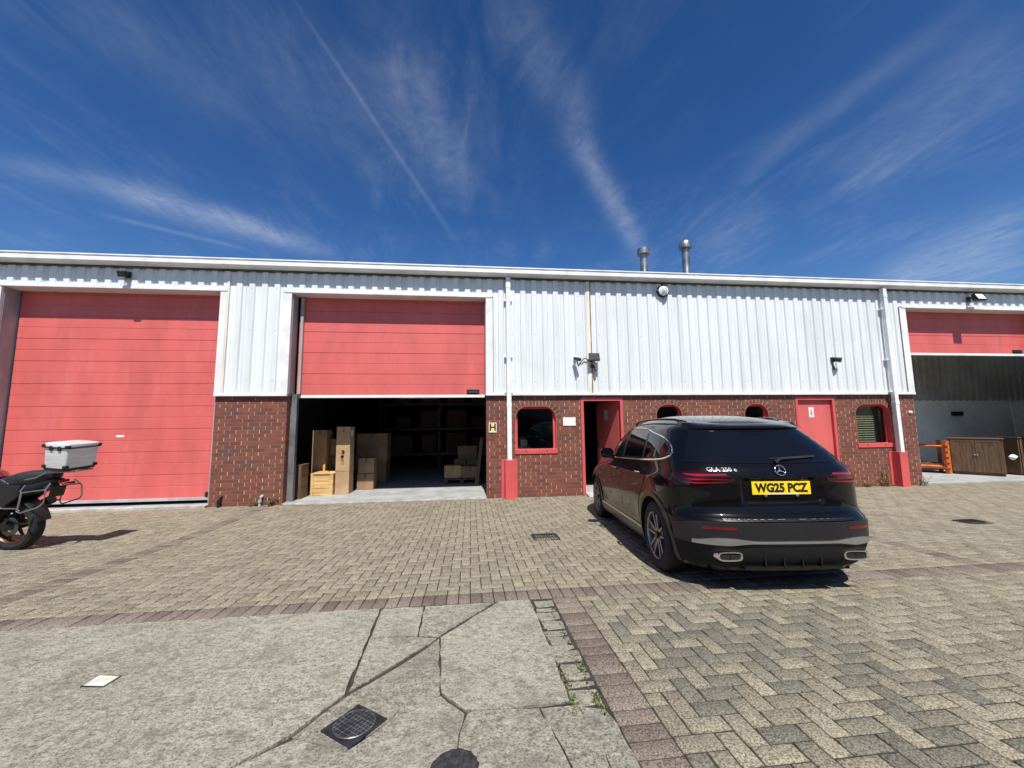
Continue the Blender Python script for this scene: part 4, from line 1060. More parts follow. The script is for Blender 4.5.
def cS(u, z):
    W, R, L, n = cW(z), cR0(z), cLr(z), cNr(z); F, Lf, nf = cF0(z), cLf(z), cNf(z)
    if u < R+L: a = min(1, max(0, (L-(u-R))/L)); v = W*(1-a**n)**(1/n)
    elif u > F-Lf: a = min(1, max(0, (u-F+Lf)/Lf)); v = W*(1-a**nf)**(1/nf)
    else: v = W
    return v+side_mod(u, z)*min(1, v/W)
def cR(v, z):
    W, L, n = cW(z), cLr(z), cNr(z); a = min(.9999, abs(v)/W)
    return cR0(z)+L*(1-(1-a**n)**(1/n))+rear_mod(v, z)
def arcP(th, z, s):                     # th 0..1 from rear centre to the side
    W, L, n = cW(z), cLr(z), cNr(z); t = th*PI/2
    v = W*math.sin(t)**(2/n); u = cR0(z)+L*(1-max(0, math.cos(t))**(2/n))
    u2 = u+rear_mod(v, z)*sstep(th, .75, .5)
    vv = v+side_mod(u, z)*sstep(th, .35, .8)
    return Vector((u2, s*vv, z))
fR = lambda v, z: Vector((cR(v, z), v, z))
def fS(s): return lambda u, z: Vector((u, s*cS(u, z), z))

CAR_A, CAR_C, CAR_SL = .10277, Vector((2.7386, 3.0914, .1085)), .03887
hd = Vector((math.sin(CAR_A), math.cos(CAR_A), -CAR_SL)).normalized(); rt = Vector((math.cos(CAR_A), -math.sin(CAR_A), 0)); upv = rt.cross(hd)
CAR = thing('parked_car', 'glossy black SUV parked on the block paving facing the red doors', 'car', world=False)
CAR.matrix_world = Matrix(((hd.x, rt.x, upv.x, CAR_C.x), (hd.y, rt.y, upv.y, CAR_C.y), (hd.z, rt.z, upv.z, CAR_C.z), (0, 0, 0, 1))) if False else Matrix.Identity(4)
# local frame used in all car meshes: x = forward u, y = right v, z up -> converted to Blender right-handed by y -> -y
CAR.location = CAR_C
CAR.rotation_euler = Matrix(((hd.x, -rt.x, upv.x), (hd.y, -rt.y, upv.y), (hd.z, -rt.z, upv.z))).to_euler()
def cbuild(mb, name, m, parent=CAR, **k):
    mb.v = [(p[0], -p[1], p[2]) for p in mb.v]; return mb.build(name, m, parent, **k)
AX = ((.80, .355), (3.53, .355)); RA = .392
def car_body():
    zs = list(np.arange(.20, 1.50, .022))+[1.50, 1.512, 1.524, 1.535, 1.546, 1.556, 1.566, 1.575, 1.583, 1.590, 1.596, 1.601, 1.605, 1.608, 1.610, 1.612]
    nr, ns, nf = 44, 84, 22; mb = MB(); rows = []
    for z in zs:
        half = {}
        for s in (-1, 1):
            pts = [arcP((i/nr), z, s) for i in range(nr)]
            u0 = cR0(z)+cLr(z); u1 = cF0(z)-cLf(z)
            if u1 < u0+.02: u1 = u0+.02
            pts += [Vector((u0+(u1-u0)*i/ns, s*(cW(z)+side_mod(u0+(u1-u0)*i/ns, z)), z)) for i in range(ns)]
            W, L, n = cW(z), cLf(z), cNf(z)
            for i in range(nf+1):
                t = PI/2*i/nf; v = W*max(0, math.cos(t))**(2/n); u = u1+L*(math.sin(t)**(2/n)); pts.append(Vector((u, s*(v+side_mod(u, z)*v/W), z)))
            half[s] = pts
        rows.append(half[-1]+half[1][::-1][1:-1])
    n = len(rows[0]); V = [v.copy() for r in rows for v in r]; F = []
    drop = set()
    for i in range(len(rows)-1):
        for q in range(n):
            f = (i*n+q, i*n+(q+1) % n, (i+1)*n+(q+1) % n, (i+1)*n+q)
            c = sum((V[k] for k in f), Vector())/4
            if abs(c.y) > .55 and any(math.hypot(c.x-a, c.z-b) < RA for a, b in AX): continue
            F.append(f)
    used = {}
    for f in F:
        for k in f: used[k] = used.get(k, 0)+1
    for k, p in enumerate(V):
        if k not in used or abs(p.y) < .55 or used[k] == 4: continue
        for a, b in AX:
            d = math.hypot(p.x-a, p.z-b)
            if d < RA+.05 and p.z > .21:
                q = RA/d; u, z = a+(p.x-a)*q, max(.2, b+(p.z-b)*q); V[k] = Vector((u, math.copysign(cS(u, z), p.y), z))
    F.append(tuple((len(rows)-1)*n+q for q in range(n)))
    for k, p in enumerate(V): p.z += .034*sstep(p.z, 1.50, 1.612)      # crown of the roof
    ids = {}; nv = []
    for f in F:
        for k in f:
            if k not in ids: ids[k] = len(nv); nv.append(V[k])
    mb.add(nv, [tuple(ids[k] for k in f) for f in F])
    return cbuild(mb, 'body', M['paint'], smooth=True, angle=50)
car_body()
def shell(name, m, poly, fn, off=.003, thick=.01, step=.03, parent=CAR, smooth=True, bev=0, inward=True):
    """patch of a curved body surface: polygon in (a,b), laid on fn with its own thickness"""
    bm = plane_poly(poly)
    A = [p[0] for p in poly]; Bq = [p[1] for p in poly]
    for ax, lo, hi in ((0, min(A), max(A)), (1, min(Bq), max(Bq))):
        k = lo+step
        while k < hi-1e-4:
            nrm = Vector((1, 0, 0)) if ax == 0 else Vector((0, 1, 0)); co = nrm*k
            bmesh.ops.bisect_plane(bm, geom=bm.verts[:]+bm.edges[:]+bm.faces[:], plane_co=co, plane_no=nrm, dist=1e-6); k += step
    bmesh.ops.dissolve_degenerate(bm, dist=1e-5, edges=bm.edges[:])
    e = .004; top = []; bot = []
    vs = list(bm.verts); idx = {v: i for i, v in enumerate(vs)}
    cen = Vector((2.2, 0, .7))
    for v in vs:
        a, b = v.co.x, v.co.y; p = fn(a, b); n_ = (fn(a+e, b)-fn(a-e, b)).cross(fn(a, b+e)-fn(a, b-e)).normalized()
        if n_.dot(p-cen) < 0: n_.negate()
        top.append(p+n_*off); bot.append(p+n_*(off-thick))
    fs = [[idx[v] for v in f.verts] for f in bm.faces]; N_ = len(vs)
    bd = [(idx[e_.verts[0]], idx[e_.verts[1]]) for e_ in bm.edges if e_.is_boundary]
    mb = MB(); mb.add(top+bot, [tuple(f) for f in fs]+[tuple(N_+i for i in f[::-1]) for f in fs]+[(a, b, N_+b, N_+a) for a, b in bd]); bm.free()
    return cbuild(mb, name, m, parent, smooth=smooth, angle=40)
def smooth_poly(P, k=4):               # Catmull-Rom closed
    out = []; n = len(P)
    for i in range(n):
        p0, p1, p2, p3 = [np.array(P[(i+q) % n], float) for q in (-1, 0, 1, 2)]
        for s in range(k):
            t = s/k; out.append(tuple(.5*((2*p1)+(p2-p0)*t+(2*p0-5*p1+4*p2-p3)*t*t+(3*p1-p0-3*p2+p3)*t**3)))
    return out
# --- side glazing, chrome surround, doors
DLO = [(3.10,1.075),(2.6,1.082),(2.1,1.09),(1.6,1.10),(1.2,1.11),(.78,1.130),(.58,1.155),(.52,1.205),(.61,1.29),(.80,1.365),(1.10,1.42),(1.38,1.468),(1.85,1.487),(2.2,1.48),(2.45,1.44),(2.75,1.32),(2.98,1.17)]
DL = smooth_poly(DLO, 4)
def clip(poly, u0, u1):
    def cl(P, s, k):
        o = []
        for i in range(len(P)):
            a, b = P[i], P[(i+1) % len(P)]; ia, ib = s*(a[0]-k) >= 0, s*(b[0]-k) >= 0
            if ia: o.append(a)
            if ia != ib: t = (k-a[0])/(b[0]-a[0]); o.append((k, a[1]+(b[1]-a[1])*t))
        return o
    return cl(cl(poly, 1, u0), -1, u1)
def inset_poly(P, d):
    c = np.mean(np.array(P), 0); out = []; n = len(P)
    area = sum(P[i][0]*P[(i+1) % n][1]-P[(i+1) % n][0]*P[i][1] for i in range(n)); sg = 1 if area > 0 else -1
    for i in range(n):
        a, b = np.array(P[i-1]), np.array(P[(i+1) % n]); t = (b-a)/(np.linalg.norm(b-a)+1e-9); out.append((P[i][0]-t[1]*d*sg, P[i][1]+t[0]*d*sg))
    return out
DI = inset_poly(DL, .02)
for s in (-1, 1):
    f = fS(s)
    mb = MB(); mb.tube([f(u, z)+Vector((0, s*.004, .0)) for u, z in DL], .0085, 6, close=True); cbuild(mb, 'window_trim', M['chrome'], smooth=True)
    # doors: front and rear skins standing 3 mm proud, seams between
    zb = .44
    fd = [(1.985, zb), (3.02, zb), (3.06, .60), (3.10, .86), (3.06, 1.02), (3.0, 1.06), (1.985, 1.078)]
    rdp = [(1.30, zb), (1.975, zb), (1.975, 1.079), (1.2, 1.097), (.95, 1.108), (.95, 1.0), (1.02, .86), (1.17, .74), (1.27, .58)]
    o1 = shell('door', M['paint'], fd, f, .004, .012, .035); o2 = shell('door', M['paint'], rdp, f, .004, .012, .035)
    for o_, uu, zz in ((o1, 2.22, .945), (o2, 1.20, .965)):
        mb = MB(); base = [f(uu+t, zz) for t in np.linspace(-.11, .11, 7)]
        mb.tube([p+Vector((0, s*(.012+.024*math.sin(PI*i/6)), 0)) for i, p in enumerate(base)], [.010, .014, .015, .015, .015, .014, .010], 8)
        cbuild(mb, 'handle', M['paint'], o_, smooth=True)
        mb = MB(); mb.tube([p+Vector((0, s*(.022+.024*math.sin(PI*i/6)), .010)) for i, p in enumerate(base)], .0045, 6); cbuild(mb, 'handle_strip', M['chrome'], o_, smooth=True)
    shell('pillar_trim', M['gloss_black'], DI, f, .0022, .004, .04)
    for nm, a, b, mm in (('side_window', 1.985, 3.1, 'cabin_glass'), ('side_window', 1.215, 1.92, 'car_glass'), ('quarter_window', .6, 1.165, 'car_glass')):
        shell(nm, M[mm], inset_poly(clip(DI, a, b), .008), f, .0052, .005, .035)
    # rocker strip, arch lips
    shell('sill_cladding', M['gloss_black'], [(1.22, .215), (3.1, .215), (3.1, .33), (1.22, .33)], f, .010, .02, .05)
    shell('sill_strip', M['satin'], [(1.23, .335), (3.1, .335), (3.1, .362), (1.23, .362)], f, .012, .016, .05)
    for a, b in AX:
        lo = .225; aa = math.asin((lo-b)/RA); aa2 = math.asin((lo-b)/(RA+.05))
        P = [(a+RA*math.cos(t), b+RA*math.sin(t)) for t in np.linspace(aa, PI-aa, 30)]+[(a+(RA+.048)*math.cos(t), b+(RA+.048)*math.sin(t)) for t in np.linspace(PI-aa2, aa2, 30)]
        shell('arch_trim', M['gloss_black'], P, f, .011, .03, .04)
        mb = MB(); n_ = 20
        ring = [(a+(RA+.004)*math.cos(t), b+(RA+.004)*math.sin(t)) for t in np.linspace(aa, PI-aa, n_)]
        mb.add([(u, s*.50, z) for u, z in ring]+[(u, s*(cS(u, max(z, .2))-.012), z) for u, z in ring]+[(a, s*.50, b)], [(i, i+1, n_+i+1, n_+i) for i in range(n_-1)]+[(i, i+1, 2*n_) for i in range(n_-1)]); cbuild(mb, 'arch_liner', M['under'])
    # mirror
    mb = MB(); c = Vector((2.50, s*.965, 1.145)); secs = []
    for k in range(9):
        t = k/8; u = c.x-.075+.16*t; sc = math.sin(PI*min(.98, max(.06, .52+.46*t)))**.6 if t > 0 else 1; sc = (1-t**2.6)**.5 if t < 1 else .05
        secs.append([Vector((u, c.y+s*(.095*sc*math.copysign(abs(math.cos(q))**.7, math.cos(q))), c.z+.075*sc*math.copysign(abs(math.sin(q))**.7, math.sin(q)))) for q in [2*PI*i/18 for i in range(18)]])
    mb.loft(secs); mo = cbuild(mb, 'wing_mirror', M['paint'], smooth=True)
    mb = MB(); mb.tube([c+Vector((0, -s*.08, -.05)), f(2.55, 1.06)+Vector((0, -s*.02, .02))], [.03, .035], 10); cbuild(mb, 'mirror_stalk', M['gloss_black'], mo, smooth=True)
    mb = MB(); mb.loft([[Vector((c.x-.077, c.y+s*.083*math.cos(q), c.z+.06*math.sin(q))) for q in [2*PI*i/18 for i in range(18)]], [Vector((c.x-.072, c.y+s*.083*math.cos(q), c.z+.06*math.sin(q))) for q in [2*PI*i/18 for i in range(18)]]]); cbuild(mb, 'mirror_glass', M['car_glass'], mo)
    # roof rail
    mb = MB(); P = []
    for t in np.linspace(0, 1, 12):
        u = .78+1.6*t; z = 1.535-.055*max(0, t-.55)**1.5*2.4-.02*(1-t)**4; P.append(Vector((u, s*(cS(u, z)-.005), z+.012+.038*max(0, math.sin(PI*t))**.3)))
    mb.tube(P, .013, 8); cbuild(mb, 'roof_rail', M['gloss_black'], smooth=True)
# --- rear glazing and tailgate
gl = smooth_poly([(-.71,1.125),(0,1.115),(.71,1.125),(.735,1.15),(.67,1.27),(.585,1.40),(.55,1.44),(0,1.452),(-.55,1.44),(-.585,1.40),(-.67,1.27),(-.735,1.15)], 5)
shell('rear_window', M['car_glass'], gl, fR, .004, .006, .04)
tg = [(-.73,.69),(.73,.69),(.775,.80),(.765,.93),(.76,1.06),(.74,1.085),(0,1.075),(-.74,1.085),(-.76,1.06),(-.765,.93),(-.775,.80)]
TG = shell('tailgate', M['paint'], tg, fR, .004, .012, .022)
# spoiler
mb = MB(); secs = []
for v in np.linspace(-.57, .57, 25):
    c = 1-(abs(v)/.57)**4; th_ = .25+.75*c; ul = .50-.06*c+.09*(1-c); zt = 1.452+.012*c
    secs.append([Vector((.86, v, zt+.085)), Vector((.66, v, zt+.055)), Vector((ul+.03, v, zt+.010)), Vector((ul, v, zt-.004)), Vector((ul+.005, v, zt-.006-.016*th_)), Vector((ul+.10, v, zt-.03*th_)), Vector((.70, v, zt-.03*th_))])
mb.loft(secs); SP = cbuild(mb, 'roof_spoiler', M['paint'], smooth=True, angle=50)
mb = MB(); mb.box(.402, .412, -.11, .11, 1.452, 1.459); cbuild(mb, 'brake_lamp', M['tail_dark'], SP)
# wiper
mb = MB(); mb.tube([fR(.0, 1.125)+Vector((-.02, 0, .0)), fR(.06, 1.155)+Vector((-.028, 0, 0)), fR(.40, 1.172)+Vector((-.022, 0, 0))], [.018, .012, .007], 8); W_ = cbuild(mb, 'rear_wiper', M['black_plastic'], smooth=True)
mb = MB(); mb.tube([fR(-.03, 1.157)+Vector((-.012, 0, 0)), fR(.42, 1.180)+Vector((-.012, 0, 0))], .006, 6); cbuild(mb, 'wiper_blade', M['grey_plastic'], W_, smooth=True)
# emblem: ring with three-pointed star
ec = Vector((cR(0, 1.06)-.014, 0, 1.06)); mb = MB()
def erot(x, z): tl = .35; return ec+Vector((math.sin(tl)*z-.004, x, math.cos(tl)*z))
mb.tube([erot(.046*math.cos(2*PI*i/28), .046*math.sin(2*PI*i/28)) for i in range(28)], .0045, 8, close=True)
for k in range(3):
    a = PI/2+k*2*PI/3; p = erot(.045*math.cos(a), .045*math.sin(a)); l = erot(.010*math.cos(a+1.05), .010*math.sin(a+1.05)); r_ = erot(.010*math.cos(a-1.05), .010*math.sin(a-1.05)); c_ = erot(0, 0)+Vector((-.007, 0, 0)); mb.add([p, l, c_, r_], [(0,1,2), (0,2,3)])
cbuild(mb, 'star_emblem', M['chrome'], TG, smooth=True)
def rear_text(txt, size, v, z, m, off, name, parent, bold=0, sx=1, curved=True):
    me = text_mesh(txt, size, bold, .0015)
    for vert in me.vertices:
        x, y_, w = vert.co.x*sx, vert.co.y, vert.co.z
        u = (cR(v+x, z+y_) if curved else cR(0, z))-off-w
        vert.co = Vector((u, -(v+x), z+y_))
    me.materials.append(M[m]); return finish(me, name, parent)
rear_text('GLA 250 e', .047, -.50, 1.068, 'badge', .013, 'badge_lettering', TG, .0, 1.18)
# number plate
pu = cR(0, .905)-.012; PL = MB(); PL.box(pu-.006, pu+.004, -.262, .262, .848, .962); PLo = cbuild(PL, 'number_plate', M['plate_y'], bev=.003)
me = text_mesh('WG25 PCZ', .108, .0056, .0006)
xs_ = [v.co.x for v in me.vertices]; w_ = max(xs_)-min(xs_); ys_ = [v.co.y for v in me.vertices]; hh = max(ys_)-min(ys_); yc = (max(ys_)+min(ys_))/2
for vert in me.vertices: vert.co = Vector((pu-.0068-vert.co.z, -(vert.co.x*.475/w_), .908+(vert.co.y-yc)*.083/hh))
me.materials.append(M['ink']); finish(me, 'plate_lettering', PLo)
mb = MB(); mb.box(pu-.0066, pu-.0056, -.13, .15, .8505, .8575); cbuild(mb, 'plate_strip', M['plate_w'], PLo)
mb = MB()
for v in (-.15, .13): mb.box(pu-.018, pu, v-.012, v+.012, .835, .852)
cbuild(mb, 'plate_clip', M['satin'], PLo)
# tail lamps
for s in (-1, 1):
    fA = lambda th, z, s=s: arcP(th, z, s)
    # outline in (th,z)
    P = [(.165,1.005),(.175,.965),(.25,.952),(.36,.925),(.50,.915),(.62,.945),(.73,.99),(.74,1.015),(.62,1.035),(.45,1.05),(.30,1.045),(.22,1.030)]
    def th_of_v(v): return math.asin(min(1, v/.905)**(3.4/2))/(PI/2)
    P = smooth_poly([(th_of_v(.40),.985),(th_of_v(.43),.958),(th_of_v(.55),.945),(th_of_v(.72),.928),(.52,.925),(.66,.955),(.76,1.0),(.74,1.025),(.60,1.04),(th_of_v(.75),1.052),(th_of_v(.60),1.045),(th_of_v(.46),1.02)], 3)
    L_ = shell('tail_lamp', M['tail_dark'], P, fA, .008, .014, .02)
    for za, zb_, o_ in ((1.006, 1.026, .45), (.972, .984, .5), (.942, .954, .50)):
        Q = [(th_of_v(.47), za+.012), (th_of_v(.70), za), (.44, za-.002), (.60, za+.010), (.60, zb_-.002), (.44, zb_), (th_of_v(.70), zb_), (th_of_v(.47), zb_+.002)]
        shell('light_guide', M['tail_red'], Q, fA, .0105, .004, .03, L_)
# --- lower bumper in grey plastic, chrome blade, tips
fb = lambda th, z: arcP(abs(th), z, -1 if th < 0 else 1)
def band(name, m, z0, z1, t, off, thick, zin=None, parent=CAR, n=40, zf=None):
    P = [(a, z0(a) if callable(z0) else z0) for a in np.linspace(-t, t, n)]+[(a, z1(a) if callable(z1) else z1) for a in np.linspace(t, -t, n)]
    return shell(name, M[m], P, fb, off, thick, .03, parent)
BMP = band('bumper_cladding', 'grey_plastic', lambda a: .44-.01*abs(a), lambda a: .628-.05*sstep(abs(a), .45, .9), .80, .009, .02)
band('bumper_valance', 'under', lambda a: .235+.02*abs(a), lambda a: .438-.01*abs(a), .80, .007, .02)
band('bumper_lip', 'gloss_black', .635, .652, .30, .010, .014)
mb = MB()
for k in range(13):
    v = -.42+.07*k; mb.box(cR(v, .66)-.014, cR(v, .66)+.01, v-.018, v+.018, .6535, .6575)
cbuild(mb, 'sill_studs', M['chrome'], smooth=False)
mb = MB(); mb.tube([fR(v, .653)+Vector((-.010, 0, .0)) for v in np.linspace(-.45, .45, 15)], .0035, 6); cbuild(mb, 'loading_edge', M['satin'], smooth=True)
def th_v(v): 
    return math.asin(min(1, v/.91)**(3.6/2))/(PI/2)
tb = th_v(.80)
CB = band('chrome_blade', 'satin', lambda a: .462-.022*sstep(abs(a), .12, .30), lambda a: .480+.018*sstep(abs(a), .10, .26)-.028*sstep(abs(a), .33, tb), tb, .018, .014, n=60)
for s in (-1, 1):
    a, b = th_v(.50), th_v(.735)
    Q = [(s*a, .566), (s*b, .562), (s*b, .587), (s*a, .591)]
    shell('reflector', M['reflector'], Q if s > 0 else Q[::-1], fb, .013, .01, .03)
    mb = MB(); c = Vector((.055, s*.54, .348)); q = [2*PI*i/32 for i in range(32)]
    def rr_(w, h, u, c=c): return [Vector((u, c.y+w*math.copysign(abs(math.cos(t))**.55, math.cos(t)), c.z+h*math.copysign(abs(math.sin(t))**.6, math.sin(t)))) for t in q]
    mb.loft([rr_(.108, .041, c.x+.16), rr_(.108, .041, c.x-.01), rr_(.103, .038, c.x-.018), rr_(.093, .029, c.x-.017), rr_(.089, .026, c.x-.010)], cap=False); T_ = cbuild(mb, 'exhaust_tip', M['chrome'], smooth=True)
    mb = MB(); mb.loft([rr_(.0895, .0265, c.x-.008), rr_(.087, .025, c.x+.065), rr_(.01, .005, c.x+.07)]); 
    cbuild(mb, 'tip_throat', M['under'], T_)
    mb = MB(); mb.box(c.x-.010, c.x+.05, c.y-.006, c.y+.006, c.z-.026, c.z+.026); cbuild(mb, 'tip_divider', M['gloss_black'], T_)
mb = MB(); 
for v in (-.24, -.08, .08, .24): mb.box(.045, .16, v-.006, v+.006, .25, .35)
mb.box(.05, .3, -.42, .42, .235, .26); cbuild(mb, 'diffuser', M['gloss_black'])
mb = MB(); mb.box(.20, 4.15, -.60, .60, .19, .42); cbuild(mb, 'underbody', M['under'])
mb = MB(); mb.tube([(.80, -.7, .33), (.80, .7, .33)], .05, 10); mb.tube([(.55, -.3, .26), (.55, .3, .26)], .10, 12); cbuild(mb, 'rear_axle', M['under'])
# front lamps and grille (unseen side, modelled for completeness)
for s in (-1, 1):
    shell('headlight', M['cabin_glass'], [(3.86,.70),(4.16,.68),(4.2,.80),(3.95,.83),(3.80,.80)], fS(s), .006, .012, .04)
# --- wheels
def wheel(u, s):
    z = AX[0][1]; vo = s*.905
    mb = MB(); w = .228; R_ = .355
    prof = [(.232, 0), (.243, .008), (.285, .000), (.325, .006), (.343, .020), (.352, .045), (R_, .075), (R_, w-.075), (.352, w-.045), (.343, w-.02), (.325, w-.006), (.243, w), (.232, w)]
    mb.lathe([(r, -s*h+vo-0*s) for r, h in prof], (u, 0, z), 'Y', 56)
    for k in range(3):
        yy = vo-s*(.085+.03*k); 
    t = cbuild(mb, 'wheel', M['tyre'], smooth=True)
    mb = MB(); mb.lathe([(.238, vo-s*.006), (.232, vo-s*.001), (.222, vo-s*.010), (.216, vo-s*.05), (.205, vo-s*.20)], (u, 0, z), 'Y', 56); cbuild(mb, 'rim', M['alloy'], t, smooth=True)
    mb = MB()
    for k in range(5):
        a0 = PI/2+2*PI*k/5+.0
        for d in (-1, 1):
            a1 = a0+d*.02; a2 = a0+d*.235
            def pt(r, a, y): return Vector((u+r*math.cos(a), y, z+r*math.sin(a)))
            i0, i1 = pt(.045, a0+d*.50, vo-s*.028), pt(.222, a2, vo-s*.008); tn = (i1-i0).normalized(); sd = Vector((-tn.z, 0, tn.x))*.0085
            q = [i0-sd*1.5, i1-sd, i1+sd, i0+sd*1.5]; bk = Vector((0, -s*.03, 0))
            mb.add([*q, *[p+bk for p in q]], [(0,1,2,3), (7,6,5,4), (0,4,5,1), (1,5,6,2), (2,6,7,3), (3,7,4,0)])
    cbuild(mb, 'spoke', M['alloy'], t, bev=.003)
    mb = MB()
    for k in range(5):
        a0 = PI/2+2*PI*k/5
        q = [(u+.05*math.cos(a0), z+.05*math.sin(a0)), (u+.215*math.cos(a0-.21), z+.215*math.sin(a0-.21)), (u+.215*math.cos(a0+.21), z+.215*math.sin(a0+.21))]
        mb.add([(q[0][0], vo-s*.034, q[0][1]), (q[1][0], vo-s*.02, q[1][1]), (q[2][0], vo-s*.02, q[2][1])], [(0,1,2)])
    cbuild(mb, 'spoke_inlay', M['gloss_black'], t)
    mb = MB(); mb.lathe([(.034, vo-s*.03), (.034, vo-s*.016), (.026, vo-s*.010), (.001, vo-s*.010)], (u, 0, z), 'Y', 24); mb.lathe([(.06, vo-s*.05), (.06, vo-s*.03), (.03, vo-s*.026)], (u, 0, z), 'Y', 24); cbuild(mb, 'hub_cap', M['gloss_black'], t, smooth=True)
    mb = MB(); mb.lathe([(.16, vo-s*.11), (.16, vo-s*.095), (.05, vo-s*.09), (.05, vo-s*.16), (.16, vo-s*.11)], (u, 0, z), 'Y', 32); cbuild(mb, 'brake_disc', M['dark_steel'], t, smooth=True)
    mb = MB(); mb.lathe([(.001, vo-s*.17), (.228, vo-s*.17)], (u, 0, z), 'Y', 32); cbuild(mb, 'wheel_back', M['under'], t)
for a, b in AX:
    for s in (-1, 1): wheel(a, s)

# ------------------------------------------------------------------ motorcycle (faces left, along -X)
BX, BY = -6.03, 6.02
BK_ = thing('motorcycle', 'dark red and black adventure motorcycle with silver top box at left', 'motorcycle', (BX, BY, 0), rot=(rad(3), 0, rad(-6)), world=False)
# local: rear axle at x=0, forward = -x, y- = towards camera
def bb(mb, name, m, parent=BK_, **k): return mb.build(name, m, parent, **k)
def bwheel(x, r, w, brake):
    mb = MB(); prof = [(r-.10, -w*.36), (r-.06, -w*.48), (r-.025, -w*.40), (r-.004, -w*.2), (r, 0), (r-.004, w*.2), (r-.025, w*.40), (r-.06, w*.48), (r-.10, w*.36)]
    mb.lathe(prof, (x, 0, r), 'Y', 48); t = bb(mb, 'wheel', M['tyre'], smooth=True)
    mb = MB(); mb.lathe([(r-.096, -w*.38), (r-.105, -w*.40), (r-.118, -w*.30), (r-.125, 0), (r-.118, w*.30), (r-.105, w*.40), (r-.096, w*.38)], (x, 0, r), 'Y', 48)
    bb(mb, 'rim', M['bronze'], t, smooth=True)
    mb = MB()
    for k in range(6):
        a = 2*PI*k/6; mb.tube([(x+.05*math.cos(a), 0, r+.05*math.sin(a)), (x+(r-.115)*math.cos(a+.12), -.02, r+(r-.115)*math.sin(a+.12))], [.02, .012], 8); mb.tube([(x+.05*math.cos(a), 0, r+.05*math.sin(a)), (x+(r-.115)*math.cos(a-.12), .02, r+(r-.115)*math.sin(a-.12))], [.02, .012], 8)
    mb.lathe([(.06, -.07), (.06, .07)], (x, 0, r), 'Y', 20, cap=True); bb(mb, 'spoke', M['bike_black'], t, smooth=True)
    mb = MB(); mb.lathe([(brake, -.085), (brake, -.079), (brake-.05, -.079), (brake-.05, -.085), (brake, -.085)], (x, 0, r), 'Y', 32); bb(mb, 'brake_disc', M['dark_steel'], t)
bwheel(0, .33, .16, .12); bwheel(-1.53, .335, .12, .15)
mb = MB(); mb.loft([[(.0+.05*math.cos(q), -.115+.03*math.sin(q), .33+.05*math.cos(q+1.5)) for q in np.linspace(0, 6.0, 8)], [(-.30, -.125+.035*math.sin(q), .40+.06*math.cos(q)) for q in np.linspace(0, 6.0, 8)], [(-.55, -.11+.05*math.sin(q), .44+.08*math.cos(q)) for q in np.linspace(0, 6.0, 8)]]); bb(mb, 'swingarm', M['bike_black'], smooth=True)
mb = MB(); mb.tube([(-.05, .12, .33), (-.55, .11, .44)], [.04, .06], 10); mb.tube([(-.6, .1, .35), (-.25, .17, .38), (.22, .19, .62)], [.03, .055, .06], 14); bb(mb, 'silencer', M['dark_steel'], smooth=True)
# rear hugger and mudguard
def arcplate(cx, cz, r, a0, a1, w, th, n=14):
    secs = []
    for a in np.linspace(a0, a1, n):
        c, s = math.cos(a), math.sin(a); secs.append([(cx+rr*c, y, cz+rr*s) for rr, y in ((r, -w), (r+th, -w*.9), (r+th*1.4, 0), (r+th, w*.9), (r, w))])
    return secs
mb = MB(); mb.loft(arcplate(0, .33, .345, .15, 1.9, .09, .015)); bb(mb, 'hugger', M['bike_black'], smooth=True)
mb = MB(); mb.loft(arcplate(-1.53, .335, .36, .5, 2.6, .075, .012)); bb(mb, 'front_mudguard', M['bike_red'], smooth=True)
# engine and frame
mb = MB(); mb.box(-1.02, -.50, -.16, .16, .30, .62); mb.box(-1.08, -.70, -.13, .13, .62, .80); mb.lathe([(.12, -.20), (.12, .20)], (-.62, 0, .46), 'Y', 24, cap=True); mb.lathe([(.10, -.22), (.10, -.15)], (-.88, 0, .44), 'Y', 24, cap=True); bb(mb, 'engine', M['dark_steel'], bev=.012)
mb = MB()
for s in (-1, 1):
    mb.tube([(-1.30, s*.05, 1.02), (-.95, s*.15, .86), (-.55, s*.15, .66), (-.50, s*.13, .42)], .024, 8); mb.tube([(-.55, s*.13, .70), (-.15, s*.12, .80), (.30, s*.10, .89)], .016, 8); mb.tube([(-.52, s*.13, .58), (-.05, s*.12, .74), (.22, s*.10, .86)], .014, 8)
bb(mb, 'frame', M['bike_black'], smooth=True)
mb = MB(); mb.tube([(-.36, -.02, .45), (-.28, -.02, .78)], .035, 12); bb(mb, 'rear_shock', M['bike_black'], smooth=True)
mb = MB()
for s in (-1, 1): mb.tube([(-1.25, s*.10, 1.08), (-1.53, s*.10, .335)], [.030, .024], 12)
bb(mb, 'fork', M['bike_black'], smooth=True)
def sect(x, w, z0, z1, p=.6, n=16, y0=0): return [(x, y0+w*math.copysign(abs(math.cos(q))**p, math.cos(q)), (z0+z1)/2+(z1-z0)/2*math.copysign(abs(math.sin(q))**p, math.sin(q))) for q in [2*PI*i/n for i in range(n)]]
mb = MB(); mb.loft([sect(-.24, .10, .80, .97), sect(-.32, .15, .76, 1.04), sect(-.55, .19, .76, 1.11), sect(-.95, .21, .78, 1.13), sect(-1.15, .20, .84, 1.12), sect(-1.32, .12, .92, 1.05)]); bb(mb, 'tank', M['bike_red'], smooth=True)
mb = MB(); mb.loft([sect(-.66, .11, .82, .905), sect(-.60, .14, .80, .90), sect(-.45, .17, .79, .885), sect(-.30, .16, .80, .90), sect(-.22, .16, .80, .985), sect(-.02, .16, .84, 1.045), sect(.18, .135, .87, 1.06), sect(.32, .10, .93, 1.05), sect(.35, .05, .95, 1.03)]); st = bb(mb, 'seat', M['seat'], smooth=True)
mb = MB()
